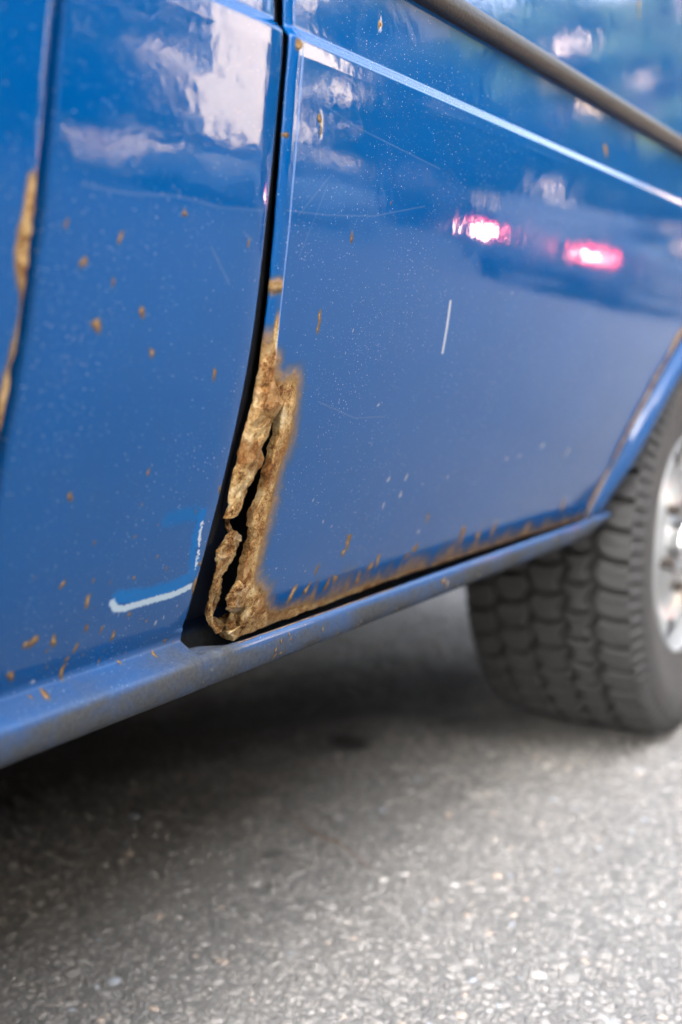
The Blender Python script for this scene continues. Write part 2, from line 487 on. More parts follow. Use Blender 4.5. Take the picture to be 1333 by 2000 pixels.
MARK_W = (.42, .44, .46)
stroke1 = on_side([(0.905, 0.6806), (0.9068, 0.668), (0.9085, 0.6500), (0.9094, 0.6376)])
stroke2 = on_side([(0.5351, 0.4765), (0.5400, 0.4715), (0.5480, 0.4695), (0.5681, 0.4700), (0.5999, 0.4702), (0.6168, 0.4726)])
stroke3 = on_side([(0.6097, 0.5203), (0.6108, 0.5102), (0.6147, 0.4988), (0.6172, 0.4861)])
teal1 = on_side([(0.5386, 0.4790), (0.5661, 0.4757), (0.5961, 0.4765), (0.6141, 0.4799), (.6150, .4900)])
teal2 = on_side([(0.5712, 0.5272), (0.5850, 0.5285), (0.6000, 0.5275)])
teal3 = on_side([(.6075, .527), (.6060, .510), (.6105, .492)])
scr_p = [on_side([(0.4511, 0.7213), (0.4866, 0.7209), (0.5298, 0.7246), (0.569, 0.7227), (0.6229, 0.7261)]),
         on_side([(.565, .699), (.588, .678)]), on_side([(.596, .7105), (.606, .7065)])]
scr_d = [on_side([(0.6397, 0.8064), (0.7201, 0.7937), (0.8525, 0.784)]), on_side([(0.6401, 0.7286), (0.6906, 0.7309), (0.754, 0.7368), (0.8329, 0.7526)]),
         on_side([(0.6619, 0.701), (0.6865, 0.7503)]), on_side([(.6700, .7850), (.6765, .7600)]), on_side([(.655, .7270), (.690, .7580)]),
         on_side([(.72, .60), (.78, .585), (.83, .584)])]
MD = [(stroke1, .0014, .0007, MARK_W, .95, .0012)]
MD += [(s, .00035, .0006, (.16, .21, .28), .16, .0006) for s in scr_d]
MP = [(teal1, .0030, .0045, (.0012, .13, .40), .85, .010), (teal2, .0026, .0050, (.001, .11, .34), .65, .018), (teal3, .0018, .0040, (.001, .12, .38), .8, .012),
      (stroke2, .0017, .0016, (.42, .53, .60), .95, .0034), (stroke3, .0006, .0006, (.50, .58, .62), .95, .0100)]
MP += [(s, .0005, .0011, (.16, .21, .28), .16, .0008) for s in scr_p]
M_DOOR = paint('blue_paint_rear_door', marks=MD)
M_PILLAR = paint('blue_paint_pillar', marks=MP, wave=.00016)
M_PAINT = paint('blue_paint')

def make_rust():
    t = NT('flaky_rust')
    rc, w, w2 = rust_color(t, 95.)
    pale = t.ramp(t.noise(38, 5, .6), .56, .70)
    rc = t.mix(t.math('MULTIPLY', pale, .65), rc, (.50, .41, .29))
    red = t.ramp(t.noise(55, 4, .6, dist=.4), .55, .68)
    rc = t.mix(t.math('MULTIPLY', red, .7), rc, (.17, .060, .022))
    h = t.math('ADD', t.math('ADD', w, t.math('MULTIPLY', w2, .9)), t.math('MULTIPLY', t.voro(420), .3))
    t.set(Base_Color=rc, Roughness=.88, Normal=t.bump(h, 1., .0042))
    t.b.inputs['Specular IOR Level'].default_value = .15
    return t.m
M_RUST = make_rust()

def oil_and_shade(t, col):
    """old oily drips, with the shade under the van painted into the road colour"""
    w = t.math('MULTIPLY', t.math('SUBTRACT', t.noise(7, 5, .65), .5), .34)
    for pts, rad, soft, amt in (([(1.15, 1.32, 0), (1.55, 1.20, 0), (1.82, 1.06, 0), (1.95, .98, 0)], .03, .34, .93), ([(1.562, .927, 0), (1.575, .95, 0)], .012, .035, .85), ([(1.14, .806, 0), (1.15, .80, 0)], .004, .014, .45)):  # the widest patch also paints in the van's shade
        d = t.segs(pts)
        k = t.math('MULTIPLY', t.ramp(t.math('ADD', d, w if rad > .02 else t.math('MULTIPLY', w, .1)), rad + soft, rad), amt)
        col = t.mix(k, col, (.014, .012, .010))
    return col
def make_asphalt():
    t = NT('worn_asphalt')
    c1 = t.voro(115, out='Color')
    sc = t.n('ShaderNodeSeparateColor')
    t.lk(c1, sc.inputs[0])
    stone = t.crgb(sc.outputs[0], [(.0, (.16, .157, .152)), (.45, (.28, .27, .255)), (.72, (.38, .365, .34)), (.9, (.48, .43, .38)), (1., (.58, .56, .53))])
    edge = t.ramp(t.voro(115, 'DISTANCE_TO_EDGE'), .03, .16)
    fine = t.noise(420, 4, .7)
    col = t.mix(edge, (.21, .203, .19), stone)
    col = t.mix(t.math('MULTIPLY', fine, .40), col, (.30, .291, .275))
    big = t.noise(.9, 5, .6)
    col = t.mix(t.ramp(big, .35, .7, 0., .3), col, (.20, .195, .187))
    t.set(Base_Color=oil_and_shade(t, col), Roughness=.9, Normal=t.bump(t.math('ADD', edge, t.math('MULTIPLY', fine, .6)), .8, .006))
    return t.m
M_ASPHALT = make_asphalt()

def make_pebble():
    t = NT('road_aggregate')
    c = t.attr('shade')
    col = t.crgb(c, [(.0, (.15, .143, .133)), (.3, (.25, .239, .223)), (.5, (.30, .286, .267)), (.72, (.36, .343, .32)), (.84, (.50, .40, .32)), (.93, (.38, .42, .47)), (1., (.60, .57, .53))])
    t.set(Base_Color=oil_and_shade(t, t.mix(t.math('MULTIPLY', t.noise(300, 4), .5), col, (.2, .19, .18))), Roughness=.8, Normal=t.bump(t.noise(500, 3), .6, .002))
    return t.m
M_PEBBLE = make_pebble()

def make_tyre():
    t = NT('dusty_tyre_rubber')
    g = t.attr('dust')
    nz = t.noise(45, 5, .7)
    fine = t.noise(380, 4, .7)
    col = t.mix(nz, (.012, .0115, .011), (.024, .023, .022))
    dust = t.math('MULTIPLY', g, t.ramp(t.math('ADD', t.math('MULTIPLY', nz, .6), t.math('MULTIPLY', fine, .4)), .25, .75, .35, 1.))
    col = t.mix(dust, col, (.064, .063, .063))
    t.set(Base_Color=col, Roughness=t.ramp(nz, .2, .8, .55, .8), Normal=t.bump(fine, .5, .0012))
    return t.m
M_TYRE = make_tyre()
M_RIM = simple('silver_wheel_paint', (.33, .34, .34), .32, .08, 20, .25, .3)
M_STEEL = simple('brake_steel', (.10, .085, .075), .6, .3, 30, .7)
M_RUBBER = simple('trim_rubber', (.012, .009, .010), .42, .2, 40, bump=.0004, bscale=300, spec=.18)
M_UNDER = simple('underbody_coating', (.030, .029, .028), .8, .3, 12, bump=.002, bscale=60)
M_DARK = simple('dark_jamb', (.010, .016, .032), .5, .4, 10)
M_SEAL = simple('black_seal_rubber', (.006, .006, .007), .75, .2, 30, spec=.15)
M_GLASS = simple('dark_car_glass', (.012, .015, .016), .05, .1, 4, spec=.6)
M_CHROME = simple('bright_metal', (.7, .7, .7), .18, .05, 10, 1.)

# ------------------------------------------------------------------ ground
def ground_sheet():
    xs = np.concatenate([-np.geomspace(400, 4, 18), np.linspace(-3, 8, 60), np.geomspace(9, 400, 18)])
    ys = np.concatenate([-np.geomspace(400, 4, 18), np.linspace(-3, 5, 50), np.geomspace(6, 400, 18)])
    X, Y = np.meshgrid(xs, ys)
    P = np.stack([X, Y, np.zeros_like(X)], -1)
    P[..., 2] = fbm(P, 1.3, 3) * .006 * (np.abs(X) < 8) * (np.abs(Y) < 5) - .001
    return grid('asphalt_ground', P, M_ASPHALT)
tag(ground_sheet(), kind='structure')

def aggregate():
    """stones standing proud of the worn asphalt around and under the van"""
    base = []
    for la in range(1, 3):
        for lo in range(6):
            base.append((math.cos(lo * math.pi / 3 + la * .5) * math.cos(la * .55), math.sin(lo * math.pi / 3 + la * .5) * math.cos(la * .55), math.sin(la * .55)))
    base = [(math.cos(k * math.pi / 3), math.sin(k * math.pi / 3), -.25) for k in range(6)] + [(math.cos(k * math.pi / 3 + .4) * .72, math.sin(k * math.pi / 3 + .4) * .72, .62) for k in range(6)] + [(0, 0, .9)]
    base = np.array(base)
    F = []
    for k in range(6):
        F += [[k, (k + 1) % 6, 6 + k], [(k + 1) % 6, 6 + (k + 1) % 6, 6 + k], [6 + k, 6 + (k + 1) % 6, 12]]
    F = np.array(F)
    N = 60000
    x = rng.uniform(.55, 3.6, N)
    y = rng.uniform(-.6, 2.3, N)
    s = np.clip(rng.lognormal(math.log(.0031), .42, N), .0013, .0085)
    keep = (y < x * .95 + .35)
    x, y, s = x[keep], y[keep], s[keep]
    N = len(x)
    th = rng.uniform(0, 6.283, N)
    st = rng.uniform(.65, 1.35, (N, 2))
    V = base[None] * (1 + rng.uniform(-.22, .22, (N, 13, 1)))
    bx, by = V[..., 0] * st[:, :1], V[..., 1] * st[:, 1:]
    vx = bx * np.cos(th)[:, None] - by * np.sin(th)[:, None]
    vy = bx * np.sin(th)[:, None] + by * np.cos(th)[:, None]
    flat = rng.uniform(.22, .55, N)[:, None]
    P = np.stack([x[:, None] + vx * s[:, None], y[:, None] + vy * s[:, None], V[..., 2] * s[:, None] * flat + .0005], -1)
    sh = np.clip(rng.beta(2.0, 2.4, N), 0, 1)
    hi = rng.random(N)
    sh = np.where(hi > .988, 1., np.where(hi > .955, .84, np.where(hi > .94, .93, sh * .8)))
    Fa = (F[None] + (np.arange(N) * 13)[:, None, None]).reshape(-1, 3)
    o = mesh('road_aggregate', P, Fa, M_PEBBLE, None, True, {'shade': np.repeat(sh, 13)})
    return o
tag(aggregate(), 'pale worn stones bedded in the grey asphalt', 'aggregate', kind='stuff')

# ------------------------------------------------------------------ the van
van = empty('van', tuple(ORG), 0, 'old blue van with rusted door edge and dusty sill, parked on asphalt', 'van')
V = dict(parent=van, off=ORG)

def zrows(*segs):
    """segs: (z0, z1, step) -> increasing rows"""
    r = []
    for z0, z1, st in segs:
        r.append(np.arange(z0, z1 - st * .3, st))
    return np.concatenate(r + [np.array([segs[-1][1]])])

ZR = zrows((.414, .455, .0013), (.455, .64, .0017), (.64, .824, .0026), (.824, .862, .0008), (.862, .90, .004), (.90, 1.19, .012))
XC, ZW, RW = 1.92, .325, .325          # rear wheel
RA, RL = .42, .385                     # arch seam radius, arch opening radius

def spots(X, Z, lst, stretch=1.15):
    r = np.zeros(X.shape)
    for x, z, rx, rz in lst:
        q = (rx + rz) * .5 * .37
        sel = (np.abs(X - x) < q * 4) & (np.abs(Z - z) < q * 6)
        if not sel.any():
            continue
        dx, dz = (X[sel] - x) / q, (Z[sel] - z) / (q * stretch)
        tail = np.where(dz < 0, .62, 1.)
        th = np.arctan2(dz, dx)
        d = np.sqrt(dx ** 2 + (dz * tail) ** 2) * (1 + .28 * np.sin(2 * th + x * 900) + .18 * np.sin(3 * th + z * 1500))
        r[sel] = np.maximum(r[sel], np.clip(.98 - d * .36, 0, 1))
    return r

# ---- rear side panel (in front of the wheel), its ragged lower front corner and rusty lower edge
XLf = curve_x(ROUND_LINE + CRACK_R)
def rear_panel():
    s = np.concatenate([np.arange(0, .13, .0013), np.arange(.13, .45, .0025), np.arange(.45, 1.0, .0055), np.arange(1.0, 1.22, .0055), np.linspace(1.22, 1.29, 30)])
    s = np.sort(s)
    s = s[np.concatenate([[True], np.diff(s) > .0008])]
    s = s / s[-1]
    z = ZR.copy()
    XL = XLf(z)
    ed = np.stack([z * 0, z * 0, z], -1)
    rag = (fbm(ed, 330, 3) * .0036 + flakes(ed, 90, 4) * .003) * (1 - sm(.590, .600, z))
    XL = XL + rag
    XR = np.where(z < ZW + RA, XC - np.sqrt(np.maximum(RA ** 2 - (z - ZW) ** 2, 0)), XC)
    X = XL[:, None] + s[None] * (XR - XL)[:, None]
    zb = np.interp(X, [p[0] for p in BOT], [p[1] for p in BOT])
    edx = np.stack([X, X * 0, X * 0], -1)
    zb = zb + fbm(edx, 190, 3) * .0022 * sm(1.3, .9, X) + fbm(edx, 45, 2) * .0016
    Z = z[:, None] + (zb - .414) * (1 - sm(.414, .47, z))[:, None]
    Y = prof(Z)
    # rust field
    P3 = np.stack([X, Y, Z], -1)
    dcr = poly_dist(X, Z, CRACK_R)
    poly = RUST_R + [(1.52, .40), (.60, .40), (.60, .63)]
    sd = sdist(X, Z, poly)
    n = fbm(P3, 45, 4)
    n = n + .7 * fbm(P3, 190, 3)
    rust = np.clip(.5 + np.where(sd > 0, sd / .012, sd / .034) + n * .36, 0, 1)
    rust = np.where(X > .80, rust * (.80 + .45 * (fbm(edx, 30, 3) + .25)), rust)
    db = Z - zb
    rust = np.maximum(rust, np.clip(.95 - db / .0045 + n * .9, 0, 1) * sm(1.55, 1.2, X))
    # thin rusty line along the wheel arch seam
    ra = np.hypot(X - XC, Z - ZW) - RA
    arch = np.clip(1.05 - ra / .022 + fbm(P3, 22, 3) * 1.3, 0, 1) * (Z < .74) * (X < XC)
    rust = np.maximum(rust, arch)
    rust = np.maximum(rust, spots(X, Z, SPOT_D))
    # brown runs creeping up from the bottom edge
    run = np.clip(.50 - db / .050 + fbm(np.stack([X * 1., X * 0, Z * .18], -1), 70, 3) * 1.5, 0, .56) * sm(.70, .76, X) * sm(1.5, 1.3, X) * (db < .05)
    rust = np.maximum(rust, run * .92)
    rust = np.maximum(rust, np.clip(.52 - db / .06 + n * .40, 0, .47) * sm(1.52, 1.35, X))
    chip = spots(X, Z, CHIP, 1.0)
    core = sm(.45, .95, rust)
    rel = (flakes(P3, 85, 6) * .0050 + fbm(P3, 380, 2) * .0024) * core * (.16 + .84 * np.exp(-dcr / .0055))
    # the metal lifts a little along the crack
    lift = np.exp(-dcr / .008) * (Z < .60) * .0022
    Y = Y - rel - lift + .0006 * core
    P = np.stack([X, Y, Z], -1)
    # folded hem under the bottom edge and a thin torn edge along the crack
    def ext(P, d):
        lo = [P[:1] + np.array((0, d * k, .0004 * k)) for k in (12, 5, 1)]
        lo[0] = lo[0] + np.array((0, 0, .012))
        return np.concatenate([*lo, P], 0)
    nz = len(P)
    P = ext(P, .0012)
    le = P[:, :1]
    tk = np.concatenate([np.full(3, 1.), (z < .60).astype(float)])[:, None, None]
    l1 = le + np.array((-.0003, .0012, 0)) * tk
    l2 = le + np.array((.0012, .0030, 0)) * tk
    l3 = le + np.array((.0016, .0085, 0)) * tk
    P = np.concatenate([l3, l2, l1, P], 1)
    pad = lambda A, e=0.: np.concatenate([np.repeat(A[:1], 3, 0), A], 0)
    rust, chip = pad(rust), pad(chip)
    er = np.repeat(rust[:, :1], 3, 1)
    rust = np.concatenate([er, rust], 1)
    chip = np.concatenate([np.repeat(chip[:, :1], 3, 1), chip], 1)
    return grid('rear_side_panel', P, M_DOOR, attrs={'rust': rust, 'chip': chip, 'dirt': 0 * rust}, **V)
rear = rear_panel()
rear['label'] = 'blue side panel with rust along its torn front edge and bottom'

def rear_panel_back():
    z = ZR[::3]
    X0 = np.where(z < ZW + RA, XC + np.sqrt(np.maximum(RA ** 2 - (z - ZW) ** 2, 0)), XC)
    s = np.linspace(0, 1, 40)
    X = X0[:, None] + s[None] * (2.58 - X0)[:, None]
    Z = np.repeat(z[:, None], 40, 1)
    Y = prof(Z) + .10 * sm(2.3, 2.62, X) ** 2
    return grid('rear_corner_panel', np.stack([X, Y, Z], -1), M_PAINT, **V)
rear_panel_back()

# ---- the torn front edge of that panel: a strip folded round the edge, cracked away below
def front_strip():
    z = ZR[(ZR > .5195)]
    z = np.concatenate([[.5195], z])
    right = curve_x(ROUND_LINE + CRACK_L)(z)
    right = np.where(z > .5992, XLf(z), right)
    left = curve_x(GAP_RIGHT)(z)
    ed = np.stack([z * 0 + 3, z * 0, z], -1)
    low = 1 - sm(.590, .600, z)
    right = right + (fbm(ed, 330, 3) * .0036 + flakes(ed, 95, 4) * .003 - .0016) * low
    left = left + fbm(ed, 150, 3) * .0016 * (1 - sm(.60, .68, z))
    nu = 34
    u = np.linspace(0, 1, nu)
    X = right[:, None] + u[None] * (left - right)[:, None]
    Z = np.repeat(z[:, None], nu, 1)
    rad = np.minimum(.0085, (right - left) * .95)[:, None]
    dist = X - left[:, None]
    t = 1 - np.clip(dist / rad, 0, 1)
    inset = rad * .42 * (1 - np.sqrt(np.maximum(1 - t * t, 0)))
    # flange turning into the body
    fl = [.0004, .0008, .0012, .0016, .0020]
    X = np.concatenate([X] + [left[:, None] + .0004 * k for k in range(len(fl))], 1)
    Z = np.concatenate([Z] + [z[:, None]] * len(fl), 1)
    inset = np.concatenate([inset] + [inset[:, -1:] + f for f in fl], 1)
    Y = prof(Z) + inset
    P3 = np.stack([X, Y, Z], -1)
    n = fbm(P3, 60, 4)
    # where bare metal has rusted: all of it below, a tongue of it higher up
    rust = np.clip(1.05 - (Z - .628) / .030 + n * .8, 0, 1)
    tongue = np.clip(.95 - np.abs(Z - .680) / .010 + n * 1.3, 0, 1) * .9
    edge = np.clip(.85 - (Z - .652) / .02 + n * .6, 0, 1) * sm(.35, .7, (X - left[:, None]) / np.maximum(right - left, 1e-4)[:, None])
    rust = np.maximum(np.maximum(rust, tongue), edge)
    rust = np.maximum(rust, spots(X, Z, [(.6404, .8326, .006, .0033), (.6337, .7756, .0030, .002)]))
    core = sm(.45, .95, rust)
    lowm = 1 - sm(.600, .640, Z)
    rel = (flakes(P3, 70, 6) * .0075 + fbm(P3, 380, 2) * .0026) * core * (.35 + .65 * lowm)
    bulge = .0035 * np.exp(-((Z - .592) / .014) ** 2 - ((X - .657) / .010) ** 2)
    curl = .0030 * sm(.600, .585, Z) * np.clip(1 - np.abs(X - right[:, None]) / .012, 0, 1)
    seamfix = sm(0., .004, right[:, None] - X) if True else 1
    k = np.where(Z > .5992, seamfix, 1.)
    Y = Y - (rel + bulge) * k + curl * (Z < .5992)
    P = np.stack([X, Y, Z], -1)
    # torn edge along the crack gets thickness
    tk = (z < .5992).astype(float)[:, None, None]
    e0 = P[:, :1]
    P = np.concatenate([e0 + np.array((-.0012, .009, 0)) * tk, e0 + np.array((-.0002, .0035, 0)) * tk, e0 + np.array((.0003, .0012, 0)) * tk, P], 1)
    rust = np.concatenate([np.repeat(rust[:, :1], 3, 1), rust], 1)
    return grid('folded_edge_strip', P, M_DOOR, rear, flip=True, attrs={'rust': rust, 'chip': 0 * rust, 'dirt': 0 * rust}, off=ORG)
strip = front_strip()
strip['label'] = 'crumbling tan rust strip cracked away from the panel'

def resample(pts, n):
    p = np.array(pts, float)
    d = np.concatenate([[0], np.cumsum(np.hypot(*np.diff(p, axis=0).T))])
    t = np.linspace(0, d[-1], n)
    return np.stack([np.interp(t, d, p[:, 0]), np.interp(t, d, p[:, 1])], 1)

def ribbon():
    """the lower end of the strip: a twisted, eaten-through band of rust"""
    n = 150
    k = np.linspace(0, len(STRIP_LOW_L) - 1, n)
    i = np.arange(len(STRIP_LOW_L))
    Lp = np.stack([np.interp(k, i, [p[j] for p in STRIP_LOW_L]) for j in (0, 1)], 1)
    Rp = np.stack([np.interp(k, i, [p[j] for p in STRIP_LOW_R]) for j in (0, 1)], 1)
    for _ in range(3):
        for A in (Lp, Rp):
            A[1:-1] = (A[:-2] + 2 * A[1:-1] + A[2:]) / 4
    seg = 28
    ang = np.linspace(0, 2 * math.pi, seg, endpoint=False)
    ca, sa = np.cos(ang), np.sin(ang)
    mid, half = (Lp + Rp) / 2, (Rp - Lp) / 2 * .86
    tw = np.interp(k, [0, 2, 4, 7, 10, 12, 13], [0, .002, -.003, .003, .005, .004, .006])
    dep = np.interp(k, [0, 2, 3, 6, 9, 11, 13], [.004, .005, .003, .003, .006, .007, .012])
    th = np.interp(k, [0, 3, 6, 10, 13], [.0020, .0020, .0022, .0026, .0022])
    X = mid[:, :1] + half[:, :1] * np.sign(ca) * np.abs(ca) ** .8
    Z = mid[:, 1:] + half[:, 1:] * np.sign(ca) * np.abs(ca) ** .8
    Y = prof(Z) + dep[:, None] + tw[:, None] * ca + th[:, None] * sa
    P = np.stack([X, Y, Z], -1)
    d = flakes(P, 90, 5) * .0075 + fbm(P, 420, 3) * .0030
    P[..., 1] += d * np.sign(sa)[None]
    P[..., 0] += fbm(P + 5, 190, 4) * .0062
    P[..., 2] += fbm(P + 9, 190, 4) * .0062
    c0, c1 = P[0].mean(0), P[-1].mean(0)
    Vv = np.concatenate([P.reshape(-1, 3), [c0, c1]])
    F = [tuple(f) for f in gfaces(n, seg, wrap_u=True)]
    b = n * seg
    F += [(b, (j + 1) % seg, j) for j in range(seg)] + [(b + 1, (n - 1) * seg + j, (n - 1) * seg + (j + 1) % seg) for j in range(seg)]
    o = mesh('rusted_hook', Vv, F, M_RUST, rear, off=ORG)
    o['label'] = 'twisted hook of flaky rust hanging from the strip'
ribbon()

def lump(name, poly, front, back, seed, parent, dy=0., mat=None):
    p = resample(list(poly) + [poly[0]], 49)[:-1]
    c = p.mean(0)
    rings = 12
    V0 = []
    for side, h in ((-1, front), (1, back)):
        for r in np.linspace(1, .06, rings):
            q = c + (p - c) * r
            bul = h * math.sqrt(max(0, 1 - r ** 2.4))
            yy = prof(q[:, 1]) + dy + side * bul
            V0.append(np.stack([q[:, 0], yy, q[:, 1]], 1))
    P = np.array(V0)
    P = np.concatenate([P[:rings][::-1], P[rings:]], 0)
    d = flakes(P + seed, 95, 5) * .0100 + fbm(P + seed, 420, 3) * .0036
    P[..., 1] += d
    P[..., 0] += fbm(P + seed + 3, 220, 3) * .0030
    P[..., 2] += fbm(P + seed + 6, 220, 3) * .0030
    F = [tuple(f) for f in gfaces(len(P), 48, wrap_u=True)]
    F += [tuple(range(48))[::-1], tuple((len(P) - 1) * 48 + j for j in range(48))]
    return mesh(name, P, F, mat or M_RUST, parent, off=ORG)
lump('rust_flake', TAB, .0045, .002, 1., rear, .002)
lump('rust_flake', FLAP, .003, .002, 2., rear, .007)
lump('rust_flake', [(.6690, .4700), (.6735, .4660), (.6722, .4520), (.6700, .4380), (.6680, .4390), (.6685, .4560)], .002, .002, 4., rear, .012)

# ---- pillar panel between the two seams, running down into the sill roll
SILL = [(.5149, .432), (.5144, .4302), (.5122, .4285), (.5085, .4265), (.5042, .4243), (.4998, .4223), (.4962, .4201), (.4942, .4172), (.4937, .4130), (.4941, .4080), (.4953, .4028), (.4975, .3983), (.5010, .3950), (.5065, .3931), (.5150, .3922), (.5400, .3920)]
def spline(pts, n):
    p = np.array(pts)
    out = []
    for i in range(len(p) - 1):
        p0, p1, p2, p3 = p[max(i - 1, 0)], p[i], p[i + 1], p[min(i + 2, len(p) - 1)]
        for t in np.linspace(0, 1, n, endpoint=False):
            out.append(.5 * (2 * p1 + (p2 - p0) * t + (2 * p0 - 5 * p1 + 4 * p2 - p3) * t * t + (3 * p1 - p0 - 3 * p2 + p3) * t ** 3))
    return np.array(out + [p[-1]])

def pillar_panel():
    zr = ZR[ZR > .434]
    low = spline(SILL, 5)[::-1]                      # from underneath up to the panel
    yy = np.concatenate([low[:, 0] - .0008 * sm(.40, .43, low[:, 1]), prof(zr)])
    zz = np.concatenate([low[:, 1], zr])
    # soften the join
    e = curve_x(PILLAR_EDGE)(zz)
    l = curve_x(SEAM1)(zz) - .030
    n = 170
    u = np.linspace(0, 1, n)
    X = l[:, None] + u[None] * (e - l)[:, None]
    Y = np.repeat(yy[:, None], n, 1)
    Z = np.repeat(zz[:, None], n, 1)
    # the panel dips into the seam under the front door, and has a rounded rear edge with a flange
    s1 = curve_x(SEAM1)(zz)[:, None]
    Y = Y + .020 * (1 - sm(s1 + .0035, s1 + .0095, X)) * (Z > .436)
    d = e[:, None] - X
    Y = Y + .0022 * (1 - np.sqrt(np.maximum(1 - np.clip(1 - d / .0026, 0, 1) ** 2, 0)))
    # slight inward rounding before the edge
    Y = Y + .0016 * np.clip(1 - d / .020, 0, 1) ** 2 * (Z > .44)
    P3 = np.stack([X, Y, Z], -1)
    rust = spots(X, Z, SPOT_P)
    n4 = fbm(P3, 50, 4)
    rust = np.maximum(rust, np.clip(.62 - d / .0045 + n4 * 1.2, 0, 1) * (Z < .56) * (Z > .425))
    rust = np.maximum(rust, np.clip(.75 - np.hypot(X - .624, Z - .4735) / .010 + n4, 0, .7))
    r2 = np.random.default_rng(3)
    extra = [(x, z, q, q) for x, z, q in zip(r2.uniform(.43, .62, 30), .425 + .13 * r2.random(30) ** 1.6, r2.uniform(.0007, .0014, 30))]
    rust = np.maximum(rust, spots(X, Z, extra))
    cx = [(x, z, q, q) for x, z, q in zip(r2.uniform(.43, .625, 40), .405 + .14 * r2.random(40) ** 1.5, r2.uniform(.0004, .0010, 40))]
    chip = spots(X, Z, CHIP + cx, 1.)
    dirt = np.where(Y > -9, sm(.4205, .4085, Z) * .95, 0) + .35 * sm(.45, .425, Z) * sm(.55, .62, X) + .36 * sm(.436, .424, Z) + .20 * sm(.52, .43, Z)
    dirt = np.clip(dirt + .35 * n4 * sm(.47, .41, Z), 0, 1)
    fl = [.004, .012, .022, .034]
    P = np.concatenate([P3] + [np.stack([e - .0002 * k, Y[:, -1] + f, zz], -1)[:, None] for k, f in enumerate(fl)], 1)
    pad = lambda A: np.concatenate([A] + [A[:, -1:]] * len(fl), 1)
    o = grid('pillar_panel', P, M_PILLAR, attrs={'rust': pad(rust), 'chip': pad(chip), 'dirt': pad(dirt)}, **V)
    o['label'] = 'blue panel with chipped paint and a white scrape near the bottom'
pillar_panel()

# ---- front door, standing slightly proud at the first seam
def front_door():
    zr = ZR[::2]
    zr = zr[zr > .432]
    e = curve_x(SEAM1)(zr)
    s = np.concatenate([np.linspace(0, .1, 60), np.linspace(.1, 1.18, 60)[1:]])[::-1]
    X = e[:, None] - s[None]
    Z = np.repeat(zr[:, None], len(s), 1)
    Y = prof(Z) - .0035
    d = e[:, None] - X
    Y = Y + .0045 * (1 - np.sqrt(np.maximum(1 - np.clip(1 - d / .006, 0, 1) ** 2, 0)))
    P3 = np.stack([X, Y, Z], -1)
    n = fbm(P3, 60, 4)
    rust = np.clip(.42 + sdist(X, Z, RUST1) / .005 + n * 1.5 + .5 * fbm(P3, 22, 2), 0, 1)
    Y = Y - sm(.5, 1, rust) * (fbm(P3, 150, 3) * .004)
    P3[..., 1] = Y
    ex = [P3[:, -1:] + np.array((-.0004 * k, f, 0)) for k, f in enumerate((.003, .010, .02))]
    P = np.concatenate([P3] + ex, 1)
    rust = np.concatenate([rust] + [rust[:, -1:]] * 3, 1)
    o = grid('front_door', P, M_PAINT, attrs={'rust': rust, 'chip': 0 * rust, 'dirt': 0 * rust}, **V)
    o['label'] = 'blue front door with a rusty patch on its rear edge'
    # handle
    hv = merge([box_vf(.20, .36, float(prof(1.05)) - .034, float(prof(1.05)) - .020, 1.035, 1.060, .004), box_vf(.205, .225, float(prof(1.05)) - .022, float(prof(1.05)), 1.038, 1.057, .002), box_vf(.335, .355, float(prof(1.05)) - .022, float(prof(1.05)), 1.038, 1.057, .002)])
    mesh('door_handle', hv[0], hv[1], M_RUBBER, o, False, None, ORG)
    return o
front_door()

